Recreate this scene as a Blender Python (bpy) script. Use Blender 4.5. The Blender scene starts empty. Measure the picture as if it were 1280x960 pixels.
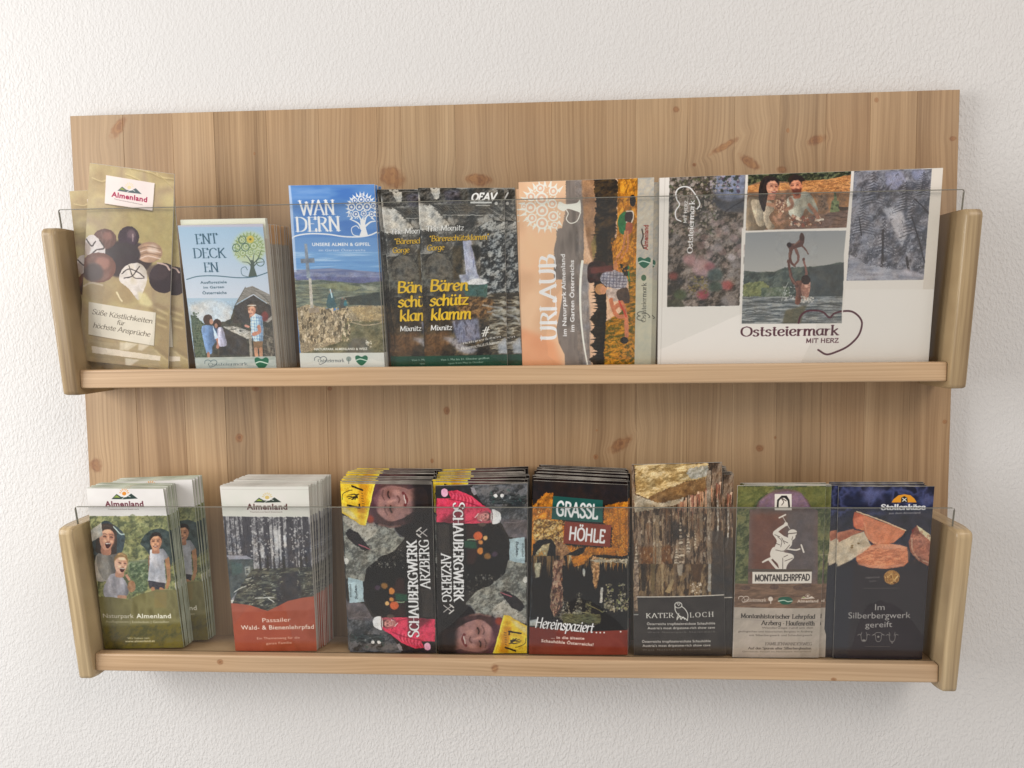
import bpy, bmesh, math, random
import numpy as np
from mathutils import Matrix, Vector

S = bpy.context.scene
COL = S.collection

# ---------------------------------------------------------------- camera
cd = bpy.data.cameras.new('camera'); cam = bpy.data.objects.new('camera', cd); COL.objects.link(cam)
cam.matrix_world = (Matrix.Translation((0.0724, -0.99212, -0.26485)) @ Matrix.Rotation(0.06221, 4, 'Z')
                    @ Matrix.Rotation(-0.07662, 4, 'X') @ Matrix.Rotation(0.01283, 4, 'Y') @ Matrix.Rotation(math.pi/2, 4, 'X'))
cd.sensor_width = 36; cd.lens = 1002.65/1280*36; cd.clip_start = .02; cd.clip_end = 50
S.camera = cam

# ---------------------------------------------------------------- light of the room
world = bpy.data.worlds.new('World'); S.world = world; world.use_nodes = True
bg = world.node_tree.nodes['Background']
bg.inputs[0].default_value = (1.0, 0.968, 0.94, 1); bg.inputs[1].default_value = 0.50

def area(name, loc, target, size, power, col):
    l = bpy.data.lights.new(name, 'AREA'); l.shape = 'RECTANGLE'; l.size = size[0]; l.size_y = size[1]
    l.energy = power; l.color = col
    o = bpy.data.objects.new(name, l); COL.objects.link(o); o.location = loc
    o.rotation_euler = (Vector(target)-Vector(loc)).to_track_quat('-Z', 'Y').to_euler()
    return o
area('window_light', (-1.62, -0.95, -0.08), (0, 0, -0.38), (1.0, 1.2), 26, (1.0, 0.995, 0.985))
area('room_light', (1.3, -1.8, 1.15), (0.1, 0, -0.4), (1.3, 1.1), 20, (1.0, 0.90, 0.81))

S.view_settings.view_transform = 'Standard'; S.view_settings.look = 'None'
S.view_settings.exposure = 0.10; S.view_settings.gamma = 1.0; S.view_settings.use_curve_mapping = False
# ----------------------------------------------------------------------------
# PRINT: the flat artwork of the leaflets is drawn here with numpy
# ----------------------------------------------------------------------------
def hexc(c):
    if isinstance(c, str):
        return np.array([int(c[i:i+2], 16)/255 for i in (0, 2, 4)], np.float32)
    return np.array(c, np.float32)

def blur1(a, r, ax):
    r = int(round(r))
    if r < 1: return a
    n = a.shape[ax]
    pad = [(0, 0)]*a.ndim; pad[ax] = (r+1, r)
    c = np.cumsum(np.pad(a, pad, mode='edge'), axis=ax, dtype=np.float64)
    hi = np.take(c, np.arange(2*r+1, 2*r+1+n), axis=ax)
    lo = np.take(c, np.arange(0, n), axis=ax)
    return ((hi-lo)/(2*r+1)).astype(np.float32)

def blur(a, r):
    if r <= 0.3: return a
    k = max(1, r*0.62)
    for _ in range(2):
        a = blur1(a, k, 0); a = blur1(a, k, 1)
    return a

def up1(g, n, ax):
    m = g.shape[ax]
    t = np.linspace(0, m-1.001, n); i = t.astype(int); f = (t-i).astype(np.float32)
    f = f*f*(3-2*f)
    sh = [1, 1]; sh[ax] = n; f = f.reshape(sh)
    return np.take(g, i, axis=ax)*(1-f)+np.take(g, np.minimum(i+1, m-1), axis=ax)*f

def noise(h, w, sx, sy, octv=3, seed=0, gain=.55):
    rs = np.random.RandomState(seed); out = np.zeros((h, w), np.float32); amp = 1; tot = 0
    for o in range(octv):
        gx = max(2, int(w/max(sx, 1.0))+2); gy = max(2, int(h/max(sy, 1.0))+2)
        out += amp*up1(up1(rs.rand(gy, gx).astype(np.float32), h, 0), w, 1)
        tot += amp; amp *= gain; sx /= 2; sy /= 2
        if sx < 1 and sy < 1: break
    out /= tot
    return np.clip((out-.5)*(1.9)+.5, 0, 1)

def ramp(t, cols):
    cols = np.array([hexc(c) for c in cols]); n = len(cols)-1
    x = np.clip(t, 0, .9999)*n; i = x.astype(int); f = (x-i)[..., None]
    return cols[i]*(1-f)+cols[i+1]*f

def catmull(p, n=8, closed=False):
    p = np.array(p, float).reshape(-1, 2)
    if len(p) < 3: return p
    if closed: q = np.vstack([p[-1], p, p[0], p[1]])
    else: q = np.vstack([2*p[0]-p[1], p, 2*p[-1]-p[-2]])
    out = []
    for i in range(1, len(q)-2):
        a, b, c, d = q[i-1], q[i], q[i+1], q[i+2]
        for k in range(n):
            t = k/n
            out.append(.5*((2*b)+(c-a)*t+(2*a-5*b+4*c-d)*t*t+(3*b-a-3*c+d)*t**3))
    if not closed: out.append(q[-2])
    return np.array(out)

def scan(polys, W, H, ss=3):
    """coverage of the union of polygons (canvas px); returns mask, x0, y0"""
    polys = [np.asarray(p, float) for p in polys if len(p) > 2]
    if not polys: return None
    allp = np.vstack(polys)
    x0 = int(max(0, math.floor(allp[:, 0].min())-1)); x1 = int(min(W, math.ceil(allp[:, 0].max())+2))
    y0 = int(max(0, math.floor(allp[:, 1].min())-1)); y1 = int(min(H, math.ceil(allp[:, 1].max())+2))
    if x1 <= x0 or y1 <= y0: return None
    w, h = (x1-x0)*ss, (y1-y0)*ss
    buf = np.zeros((h, w+1), np.int32)
    for p in polys:
        a = np.sum(p[:, 0]*np.roll(p[:, 1], -1)-np.roll(p[:, 0], -1)*p[:, 1])
        if a < 0: p = p[::-1]
        q = (p-[x0, y0])*ss
        r = np.roll(q, -1, axis=0)
        for (ax, ay), (bx, by) in zip(q.tolist(), r.tolist()):
            if ay == by: continue
            s = 1
            if ay > by: ax, ay, bx, by = bx, by, ax, ay; s = -1
            i0 = max(0, math.ceil(ay-.5)); i1 = min(h-1, math.ceil(by-.5)-1)
            if i1 < i0: continue
            ys = np.arange(i0, i1+1)
            xs = ax+(ys+.5-ay)*(bx-ax)/(by-ay)
            xi = np.clip(np.ceil(xs-.5), 0, w).astype(int)
            np.add.at(buf, (ys, xi), s)
    m = (np.cumsum(buf, axis=1)[:, :w] != 0).astype(np.float32)
    return m.reshape(y1-y0, ss, x1-x0, ss).mean(axis=(1, 3)), x0, y0

def homog(src, dst):
    A = []; b = []
    for (x, y), (u, v) in zip(src, dst):
        A += [[x, y, 1, 0, 0, 0, -u*x, -u*y], [0, 0, 0, x, y, 1, -v*x, -v*y]]; b += [u, v]
    h = np.linalg.solve(np.array(A, float), np.array(b, float))
    return np.append(h, 1).reshape(3, 3)

# ---- letter shapes: strokes in a 100-unit cap height, '~' marks a curved stroke
GL = {
'A':(74,"2 0 36 100 70 0|17 34 55 34"),'B':(64,"12 0 12 100|~12 100 34 99 50 90 50 76 40 56 12 53|~12 53 40 52 58 42 58 24 46 4 12 0"),
'C':(72,"~66 82 52 98 36 100 14 84 6 50 14 16 36 0 54 3 68 18"),'D':(76,"12 0 12 100|~12 100 42 98 66 78 70 50 64 20 42 2 12 0"),
'E':(60,"12 0 12 100|12 100 52 100 52 86|12 53 42 53|12 0 54 0 54 14"),'F':(56,"12 0 12 100|12 100 52 100 52 86|12 52 42 52"),
'G':(76,"~66 82 52 98 36 100 14 84 6 50 14 16 36 0 56 3 66 10|66 8 66 44 48 44"),'H':(78,"12 0 12 100|64 0 64 100|12 52 64 52"),
'I':(28,"14 0 14 100"),'J':(40,"~28 100 28 30 24 4 4 -4"),'K':(70,"12 0 12 100|60 100 12 46|26 60 64 0"),'L':(58,"12 0 12 100|12 0 52 0 52 14"),
'M':(90,"12 0 14 100|14 100 44 12|44 12 76 100|76 100 78 0"),'N':(78,"12 0 12 100|12 100 64 0|64 0 64 100"),
'O':(80,"~40 100 14 84 6 50 14 16 40 0 66 16 74 50 66 84 40 100"),'P':(60,"12 0 12 100|~12 100 38 98 54 88 54 72 44 52 12 48"),
'R':(68,"12 0 12 100|~12 100 38 98 54 88 54 74 42 55 12 52|32 53 64 0"),'S':(56,"~48 84 36 98 22 99 8 84 12 66 34 52 50 36 50 14 32 0 16 2 6 18"),
'T':(64,"32 0 32 100|4 86 4 100 60 100 60 86"),'U':(76,"~12 100 12 34 20 6 38 0 56 6 64 34 64 100"),'V':(70,"2 100 36 0 68 100"),
'W':(104,"2 100 28 0 52 90|52 90 76 0 102 100"),'X':(68,"4 100 62 0|62 100 4 0"),'Y':(64,"2 100 32 50 62 100|32 50 32 0"),'Z':(62,"8 86 8 100 56 100 6 0 58 0 58 14"),
'a':(52,"~44 62 26 66 8 50 6 26 16 2 32 4 44 24|~44 64 43 20 46 4 54 2"),'b':(52,"~10 100 9 50 10 8|~10 44 28 66 44 54 46 30 36 4 22 0 10 10"),
'c':(44,"~42 54 30 66 12 56 6 32 14 6 28 0 42 10"),'d':(54,"~44 56 28 66 10 54 6 28 16 2 32 2 44 20|~44 100 44 20 46 4 54 2"),
'e':(48,"~8 34 30 36 42 46 36 62 24 66 10 54 6 28 16 4 30 0 44 12"),'f':(34,"~38 92 28 100 18 90 16 60 16 0|4 60 34 60"),
'g':(52,"~44 60 26 66 8 52 6 30 16 8 30 8 44 26|~44 64 44 10 40 -22 24 -32 6 -22"),'h':(54,"~10 100 10 50 10 0|~10 38 26 64 42 58 44 30 44 0"),
'i':(24,"~12 64 11 20 14 2 20 2|12 84 12 90"),'j':(24,"~14 64 14 0 8 -24 -4 -26|14 84 14 90"),'k':(50,"10 100 10 0|42 64 10 28|20 38 46 0"),'l':(24,"~12 100 11 20 14 2 20 2"),
'm':(82,"10 64 10 0|~10 38 24 64 38 56 40 0|~40 38 54 64 70 56 71 10 76 0"),'n':(54,"10 64 10 0|~10 38 26 64 42 56 44 12 50 0"),
'o':(52,"~26 66 10 54 6 32 12 6 26 0 40 8 46 32 40 56 26 66"),'p':(54,"10 64 8 -32|~10 44 28 66 44 54 46 30 36 4 22 0 10 12"),
'q':(54,"~44 60 26 66 8 52 6 30 16 6 30 4 44 22|44 64 44 -32"),'r':(40,"10 64 10 0|~10 34 22 60 38 62"),
's':(42,"~36 56 24 66 10 58 10 44 30 32 36 18 28 2 14 0 4 10"),'t':(34,"~16 88 15 20 20 2 32 4|4 62 32 62"),
'u':(54,"~10 64 9 20 18 0 34 4 44 26|~44 64 43 20 46 4 54 2"),'v':(48,"4 64 24 0 44 64"),'w':(70,"~6 64 8 20 18 0 30 10 34 50|~34 50 38 6 52 2 60 24 64 64"),
'x':(46,"6 64 40 0|40 64 4 0"),'y':(50,"~8 64 12 24 28 14 42 30|~44 64 40 0 26 -28 6 -28"),'z':(46,"6 62 40 62 6 2 42 2"),
'\u00df':(54,"~10 0 10 80 24 100 40 90 38 70 26 56 44 40 46 14 32 0 22 2"),'&':(70,"~62 40 46 10 26 0 8 14 12 34 38 62 38 84 26 96 16 84 22 62 64 0"),
'#':(60,"22 0 30 96|40 0 48 96|6 34 58 38|8 62 60 66"),'.':(20,"10 0 10 5"),',':(20,"10 2 6 -12"),'-':(34,"6 34 28 34"),'\u00b7':(24,"12 34 12 39"),'\'':(18,"9 96 8 80"),'!':(24,"12 100 12 28|12 0 12 5"),' ':(30,""),
'1':(40,"8 80 24 100 24 0"),'2':(52,"~8 80 26 100 44 84 34 48 6 0|6 0 48 0"),'3':(52,"~8 90 28 100 42 82 24 54|~24 54 46 40 40 6 22 0 6 10"),'"':(26,"6 98 6 80|16 98 16 80"),
}
for u, b in (('\u00e4','a'),('\u00f6','o'),('\u00fc','u'),('\u00c4','A'),('\u00d6','O'),('\u00dc','U')):
    a, s = GL[b]; t = 118 if b.isupper() else 86; c = a*.46
    GL[u] = (a, s+'|%g %g %g %g|%g %g %g %g' % (c-11, t, c-11, t+5, c+11, t, c+11, t+5))

def seg_poly(a, b, w0, w1):
    d = b-a; L = np.hypot(*d)
    if L < 1e-6: return None
    n = np.array([-d[1], d[0]])/L
    return np.array([a+n*w0/2, b+n*w1/2, b-n*w1/2, a-n*w0/2])

def disc(c, r, n=10):
    t = np.linspace(0, 2*np.pi, n, endpoint=False)
    return np.stack([c[0]+r*np.cos(t), c[1]+r*np.sin(t)], 1)

def glyph_polys(s, thick=15, thin=5, nib=0.0, serif=False, slant=0.0, gap=0, small=None):
    """polygons in cap-height 1 units, total width"""
    out = []; x = 0
    nd = np.array([math.cos(nib), math.sin(nib)])
    for ci, ch in enumerate(s):
        k = 1.0
        if small and ci > 0 and s[ci-1] != ' ' and ch.isupper(): k = small
        adv, st = GL.get(ch, GL['.'])
        for part in st.split('|'):
            if not part: continue
            cur = part[0] == '~'
            v = np.array([float(t) for t in part.lstrip('~').split()]).reshape(-1, 2)*[k, k]
            p = catmull(v, 6) if cur else v
            p = p+[x, 0]
            for a, b in zip(p[:-1], p[1:]):
                d = b-a; L = np.hypot(*d)
                if L < 1e-6: continue
                w = thin+(thick-thin)*abs(d[0]*nd[1]-d[1]*nd[0])/L
                q = seg_poly(a, b, w, w)
                out.append(q)
                out.append(disc(a, w/2*.96, 8)); out.append(disc(b, w/2*.96, 8))
            if serif and len(p) > 1:
                for e, f in ((p[0], p[1]), (p[-1], p[-2])):
                    d = f-e; L = np.hypot(*d)
                    if L > 1e-6 and abs(d[1])/L > .8 and (e[1] < 4 or e[1] > 56) and not (86 > e[1] > 80):
                        ww = 15 if ch.isupper() else 11
                        out.append(seg_poly(e-[ww, 0], e+[ww, 0], thin, thin))
        x += adv*k+gap
    P = [np.stack([(q[:, 0]+q[:, 1]*slant)/100, q[:, 1]/100], 1) for q in out if q is not None]
    return P, max(x, 1)/100

_FT = {}
def sans_polys(s, bold=0.0, slant=0.0, gap=1.0):
    key = (s, bold, gap)
    if key not in _FT:
        cu = bpy.data.curves.new('letters', 'FONT'); cu.body = s; cu.size = 1; cu.offset = bold
        cu.resolution_u = 3; cu.space_character = gap
        ob = bpy.data.objects.new('letters', cu)
        me = ob.to_mesh()
        n = len(me.vertices); co = np.empty(n*3); me.vertices.foreach_get('co', co); co = co.reshape(-1, 3)[:, :2]
        me.calc_loop_triangles()
        m = len(me.loop_triangles); ti = np.empty(m*3, int); me.loop_triangles.foreach_get('vertices', ti)
        tri = co[ti.reshape(-1, 3)]
        ob.to_mesh_clear(); bpy.data.objects.remove(ob); bpy.data.curves.remove(cu)
        _FT[key] = (tri, co[:, 0].min() if n else 0, co[:, 0].max() if n else 1)
    tri, a, b = _FT[key]
    cap = .73
    T = tri.copy(); T[..., 0] -= a; T /= cap
    T[..., 0] += T[..., 1]*slant
    return [t for t in T], (b-a)/cap

class Pic:
    def __init__(s, quad, wmm, hmm, base='ffffff', res=3.3, seed=1):
        s.W, s.H = int(wmm*res), int(hmm*res)
        s.M = homog(quad, [(0, 0), (s.W, 0), (s.W, s.H), (0, s.H)])
        s.a = np.ones((s.H, s.W, 3), np.float32)*hexc(base)
        s.k = res; s.seed = seed; s.v(0, 0, 1)
        q = np.array(quad, float); s.spx = s.H/np.hypot(*(q[3]-q[0]))   # canvas px per source px
    def v(s, x0, y0, sc): s.x0, s.y0, s.sc = x0, y0, sc; return s
    def T(s, p):
        p = np.asarray(p, float).reshape(-1, 2)/s.sc+[s.x0, s.y0]
        h = np.c_[p, np.ones(len(p))]@s.M.T
        return h[:, :2]/h[:, 2:]
    def u(s, d): return d/s.sc*s.spx                                     # view units -> canvas px
    def full(s, m, x0, y0):
        f = np.zeros((s.H, s.W), np.float32); f[y0:y0+m.shape[0], x0:x0+m.shape[1]] = m; return f
    def put(s, m, x0, y0, col, al=1.0):
        reg = s.a[y0:y0+m.shape[0], x0:x0+m.shape[1]]
        mm = (m*al)[..., None]
        if isinstance(col, np.ndarray) and col.ndim == 3: c = col
        else: c = hexc(col)
        reg += (c-reg)*mm
    def nz(s, sx, sy=None, octv=3):
        s.seed += 1
        sy = sy or sx
        return noise(s.H, s.W, s.u(sx), s.u(sy), octv, s.seed)
    def mask(s, pts, smooth=False, soft=0, rough=0, rs=None, octv=2):
        P = s.T(catmull(pts, 8, True) if smooth else pts)
        r = scan([P], s.W, s.H)
        if r is None: return None
        m, x0, y0 = r
        if soft or rough:
            m = s.full(m, x0, y0); x0 = y0 = 0
            if rough:
                m = blur(m, s.u(rough)); n = s.nz(rs or rough, None, octv)
                m = np.clip((m+(n-.5)*5.2*m*(1-m)-.5)*4+.5, 0, 1)
            if soft: m = blur(m, s.u(soft))
        return m, x0, y0
    def poly(s, pts, col, al=1.0, smooth=False, soft=0, rough=0, rs=None, ns=None, octv=3, con=1.0, bias=0.0):
        """col may be a list of colours: they are spread over a noise of size ns=(x,y)"""
        if isinstance(pts, str): pts = [float(t) for t in pts.split()]
        r = s.mask(pts, smooth, soft, rough, rs)
        if r is None: return
        m, x0, y0 = r
        if isinstance(col, (list, tuple)) and isinstance(col[0], str):
            nn = ns if isinstance(ns, tuple) else (ns or 30, None)
            n = s.nz(*nn, octv)
            t = np.clip((n-.5)*con+.5+bias, 0, 1)
            if octv >= 4:
                # rough matter (rock, foliage, ground): lit from one side like a photographed relief
                h = s.nz(nn[0]*1.3, (nn[1] or nn[0])*1.3, 6)
                g = (h-np.roll(h, 2, 1))*.8+(h-np.roll(h, 2, 0))
                g = blur(g, .7); t = np.clip(.5+(t-.5)*.75+.17*con*g/(g.std()+1e-6), 0, 1)
                col = sorted(col, key=lambda c: float(hexc(c)@[.3, .6, .1]))
            col = ramp(t[y0:y0+m.shape[0], x0:x0+m.shape[1]], col).astype(np.float32)
        s.put(m, x0, y0, col, al)
    def rect(s, x0, y0, x1, y1, col, **k): s.poly([x0, y0, x1, y0, x1, y1, x0, y1], col, **k)
    def ell(s, cx, cy, rx, ry, col, rot=0, **k):
        t = np.linspace(0, 2*np.pi, 20, endpoint=False); c, n = math.cos(rot), math.sin(rot)
        x = rx*np.cos(t); y = ry*np.sin(t)
        s.poly(np.stack([cx+x*c-y*n, cy+x*n+y*c], 1), col, **k)
    def grad(s, pts, c0, c1, p0, p1, al=1.0, **k):
        r = s.mask(pts, **k)
        if r is None: return
        m, x0, y0 = r
        a, b = s.T([p0, p1]); d = b-a
        yy, xx = np.mgrid[y0:y0+m.shape[0], x0:x0+m.shape[1]]
        t = np.clip(((xx-a[0])*d[0]+(yy-a[1])*d[1])/(d@d), 0, 1)[..., None]
        s.put(m, x0, y0, (hexc(c0)*(1-t)+hexc(c1)*t).astype(np.float32), al)
    def line(s, pts, w, col, smooth=True, al=1.0, w1=None, soft=0):
        if isinstance(pts, str): pts = [float(t) for t in pts.split()]
        p = np.asarray(pts, float).reshape(-1, 2)
        if smooth: p = catmull(p, 6)
        n = len(p); ws = np.linspace(w, w if w1 is None else w1, n); out = []
        for i in range(n-1):
            q = seg_poly(p[i], p[i+1], ws[i], ws[i+1])
            if q is not None: out.append(q)
            out.append(disc(p[i], ws[i]/2))
        out.append(disc(p[-1], ws[-1]/2))
        r = scan([s.T(q) for q in out], s.W, s.H)
        if r is None: return
        m, x0, y0 = r
        if soft: m = blur(s.full(m, x0, y0), s.u(soft)); x0 = y0 = 0
        s.put(m, x0, y0, col, al)
    def polys(s, P, col, al=1.0, soft=0):
        r = scan([s.T(q) for q in P], s.W, s.H)
        if r is None: return
        m, x0, y0 = r
        if soft: m = blur(s.full(m, x0, y0), s.u(soft)); x0 = y0 = 0
        s.put(m, x0, y0, col, al)
    def text(s, t, x0, y0, x1, y1, h, col, face='sans', al=1.0, soft=0, shadow=None, arc=0, **k):
        if face == 'sans': P, w = sans_polys(t, **dict(dict(gap=1.06 if k.get('bold') else 1.0), **k))
        elif face == 'serif': P, w = glyph_polys(t, serif=True, **dict(dict(thick=13, thin=3.6, gap=3), **k))
        elif face == 'block': P, w = glyph_polys(t, **dict(dict(thick=19, thin=17, gap=4), **k))
        elif face == 'brush': P, w = glyph_polys(t, **dict(dict(thick=13, thin=7, nib=.6, slant=.12), **k))
        a, b = s.T([x0, y0, x1, y1]); d = b-a
        up = np.array([d[1], -d[0]]); up /= np.hypot(*up); h = s.u(h)
        out = [a+q[:, :1]/w*d+(q[:, 1:]*h+s.u(arc)*4*(q[:, :1]/w)*(1-q[:, :1]/w))*up for q in P]
        def lay(off, c, al, sf):
            r = scan([q+off for q in out], s.W, s.H)
            if r is None: return
            m, xx, yy = r
            if sf: m = blur(s.full(m, xx, yy), sf); xx = yy = 0
            s.put(m, xx, yy, c, al)
        if shadow: lay(1.2, shadow, .8, 1.5)
        lay(0, col, al, s.u(soft))
    def photo(s, pts=None, warp=10, amp=.35, fine=5, bl=1.5, smooth=False):
        """break flat paint up into the texture of a printed photograph (before lettering goes on)"""
        if pts is None: m = np.ones((s.H, s.W), np.float32)
        else:
            r = s.mask(pts, smooth)
            if r is None: return
            m = s.full(*r)
        m = m[..., None]
        f = np.clip(blur(m[..., 0], s.u(warp)*1.2)*2-1, 0, 1)*s.u(warp)*.5
        dx = (s.nz(warp*3, None, 4)-.5)*f; dy = (s.nz(warp*3, None, 4)-.5)*f
        yy, xx = np.mgrid[0:s.H, 0:s.W]
        b = s.a[np.clip(yy+dy, 0, s.H-1).astype(int), np.clip(xx+dx, 0, s.W-1).astype(int)]
        n = s.nz(fine*9, None, 5)*.5+s.nz(fine*.7, None, 2)*.5
        cn = s.nz(fine*12, None, 3)[..., None]-.5
        b = b*(1+amp*(n[..., None]-.5)*.9)+cn*amp*.07*np.array([1, .1, -.9])
        if bl: b = blur(b, s.u(bl)*.5)
        s.a = (s.a*(1-m)+np.clip(b, 0, 1)*m).astype(np.float32)
    def person(s, x, y, h, shirt, pants, skin='b98a70', hair='4a3a30', f=1):
        """a small printed figure standing in a photograph"""
        s.poly([x-.16*h, y-.82*h, x+.16*h, y-.82*h, x+.2*h, y-.42*h, x-.18*h, y-.42*h], shirt, smooth=True)
        s.line([x+.15*h*f, y-.76*h, x+.24*h*f, y-.58*h, x+.14*h*f, y-.46*h], .07*h, skin)
        s.poly([x-.15*h, y-.45*h, x+.16*h, y-.45*h, x+.14*h, y, x+.03*h, y, x, y-.25*h, x-.04*h, y, x-.13*h, y], pants)
        s.ell(x, y-.91*h, .085*h, .105*h, skin); s.ell(x-.01*h*f, y-.95*h, .092*h, .08*h, hair)
    def head(s, cx, cy, r, rot=0, skin='b98a70', hair='3c2e28', turn=0.0, smile=1, long=False, beard=None, hat=None):
        """a shaded face, r = half its height; rot 0 = upright; turn -1..1 = facing left..right"""
        c, n = math.cos(rot), math.sin(rot)
        def P(*a):
            a = np.array(a, float).reshape(-1, 2)*r
            return np.stack([cx+a[:, 0]*c-a[:, 1]*n, cy+a[:, 0]*n+a[:, 1]*c], 1)
        sk = hexc(skin); dk = sk*[.70, .62, .60]; md = sk*[.87, .82, .80]; lt = np.clip(sk*[1.16, 1.15, 1.12]+.03, 0, 1); hr = hexc(hair)
        if long: s.poly(P(-.85,-.5,-.6,-1.1,0,-1.25,.6,-1.1,.88,-.4,.95,.6,.8,1.3,-.8,1.3,-.98,.5), hr, smooth=True)
        s.poly(P(-.35,.5,.35,.5,.42,1.35,-.42,1.35), md, smooth=True)
        s.poly(P(-.68,-.5,-.45,-.95,0,-1.05,.45,-.95,.68,-.5,.68,.1,.5,.65,.16,.98,-.16,.98,-.5,.65,-.68,.1), sk, smooth=True)
        t = turn*.22
        s.poly(P(.25-turn*.5,-.9,.7,-.4,.68,.2,.4,.8,.15,.95,.3,.3), md, smooth=True, soft=r*.16, al=.9)
        s.poly(P(-.5+t,-.7,.1+t,-.85,.35+t,-.55,-.3+t,-.4), lt, smooth=True, soft=r*.14, al=.8)
        for q in (-1, 1):
            x = q*.3+t
            s.poly(P(x-.19,-.12,x,-.26,x+.19,-.12,x,-.02), dk, smooth=True, soft=r*.07, al=.75)
            s.line(P(x-.13,-.11,x,-.16,x+.13,-.1), r*.06, '2a1d1a', al=.85); s.line(P(x-.18,-.32,x,-.38,x+.18,-.32), r*.06, hr, al=.55, soft=r*.02)
            s.ell(*P(x+.02,.24)[0], r*.17, r*.13, lt, soft=r*.07, al=.75)
        s.line(P(t,-.2,t*1.5,.12), r*.1, lt, soft=r*.04, al=.7); s.line(P(t*1.6-.12,.24,t*1.6,.3,t*1.6+.12,.24), r*.07, dk, soft=r*.02)
        if smile == 2: s.poly(P(t*1.3-.26,.42,t*1.3+.26,.4,t*1.3+.14,.78,t*1.3-.12,.8), '4a1c1e', smooth=True); s.line(P(t*1.3-.2,.45,t*1.3+.2,.43), r*.08, 'e6dcd2')
        elif smile: s.line(P(t*1.3-.24,.5,t*1.3,.6,t*1.3+.24,.48), r*.11, '7a3a38'); s.line(P(t*1.3-.15,.52,t*1.3+.15,.51), r*.05, 'e0d4ca')
        else: s.line(P(t*1.3-.2,.56,t*1.3+.2,.55), r*.09, '7c4644')
        if beard: s.poly(P(-.62,.2,-.3,.35,0,.28,.3,.35,.62,.2,.5,.75,.15,1.08,-.15,1.08,-.5,.75), beard, smooth=True, soft=r*.06, al=.85)
        s.poly(P(-.74,-.1,-.76,-.6,-.5,-1.1,0,-1.25,.5,-1.1,.76,-.6,.74,-.1,.6,-.5,.3,-.78,-.25,-.72,-.6,-.45), hr, smooth=False, soft=r*.03)
        s.line(P(-.4,-1.0,.0,-1.08,.35,-.95), r*.1, np.clip(hr*1.5+.05, 0, 1), soft=r*.06, al=.6)
    def cloth(s, pts, col, folds=3, seed=0, smooth=True):
        """garment with soft folds"""
        c = hexc(col); q = np.array(pts, float).reshape(-1, 2); lo = q.min(0); hi = q.max(0); w = hi-lo; rs = np.random.RandomState(seed)
        s.poly(pts, [tuple(c*.86), tuple(c), tuple(np.clip(c*1.1, 0, 1))] if False else c, smooth=smooth)
        r = s.mask(q, smooth)
        if r is None: return
        m, x0, y0 = r
        nx = s.nz(w[0]*.35, w[1]*.8, 3)[y0:y0+m.shape[0], x0:x0+m.shape[1]]
        a, b = s.T([*lo, *hi]); xx = np.mgrid[y0:y0+m.shape[0], x0:x0+m.shape[1]][1]; t = np.clip((xx-a[0])/max(b[0]-a[0], 1), 0, 1)
        k = (1.1-.38*t**1.5)*(1+(nx-.5)*.38); s.put(m, x0, y0, np.clip(c*k[..., None], 0, 1).astype(np.float32))
    def heart(s, x, y, w, h, lw, col, rot=0):
        """open heart outline drawn as one ribbon"""
        p = np.array([[-.5,.0],[-.47,-.35],[-.25,-.5],[-.05,-.4],[0,-.25],[.08,-.42],[.3,-.5],[.5,-.3],[.48,.0],[.3,.3],[0,.5],[-.12,.42]])*[w, h]
        c, n = math.cos(rot), math.sin(rot); p = p@np.array([[c, n], [-n, c]])+[x, y]
        s.line(p, lw, col)
    def almen(s, x, y, w, c1='a03048', hill='3a4a40', sun='e0b040', tilt=0.0, small=True):
        """the hills-and-sun logo with its name beneath; x,y = left end of baseline"""
        h = w*.17
        s.poly([x+.17*w, y-h*1.05+tilt*.2, x+.3*w, y-h*1.75+tilt*.3, x+.42*w, y-h*1.35+tilt*.4, x+.55*w, y-h*1.3+tilt*.5, x+.68*w, y-h*1.8+tilt*.65, x+.85*w, y-h*1.1+tilt*.85, x+.5*w, y-h*1.02+tilt*.5], hill)
        s.poly([x+.22*w, y-h*1.25+tilt*.2, x+.3*w, y-h*1.6+tilt*.3, x+.4*w, y-h*1.25+tilt*.4], '8a9a50')
        s.line([x+.44*w, y-h*1.05+tilt*.45, x+.56*w, y-h*1.5+tilt*.55, x+.66*w, y-h*1.35+tilt*.66], w*.012, 'e8e8e0')
        s.ell(x+.5*w, y-h*1.8+tilt*.5, w*.055, w*.045, sun)
        for k in range(7):
            an = math.pi*(1.06+k*.147); r1 = w*.085; r2 = w*.12
            s.line([x+.5*w+r1*math.cos(an), y-h*1.8+tilt*.5+r1*math.sin(an), x+.5*w+r2*math.cos(an), y-h*1.8+tilt*.5+r2*math.sin(an)], w*.018, sun, False)
        s.text('Almenland', x, y, x+w, y+tilt, h*.82, c1, bold=.03, gap=1.08)
        if small: s.text('Tourismusverband Steiermark', x+.08*w, y+h*.45, x+.88*w, y+h*.45+tilt, h*.2, '70605c')
    def leafheart(s, x, y, w, col='2c6b52'):
        s.poly([x-.5*w, y-.3*w, x-.3*w, y-.42*w, x, y-.3*w, x+.3*w, y-.42*w, x+.5*w, y-.25*w, x+.4*w, y+.1*w, x, y+.42*w, x-.4*w, y+.1*w], col, smooth=True)
        s.line([x-.42*w, y-.02*w, x-.1*w, y-.12*w, x+.42*w, y+.02*w], .08*w, 'c8d8cc')
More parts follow.
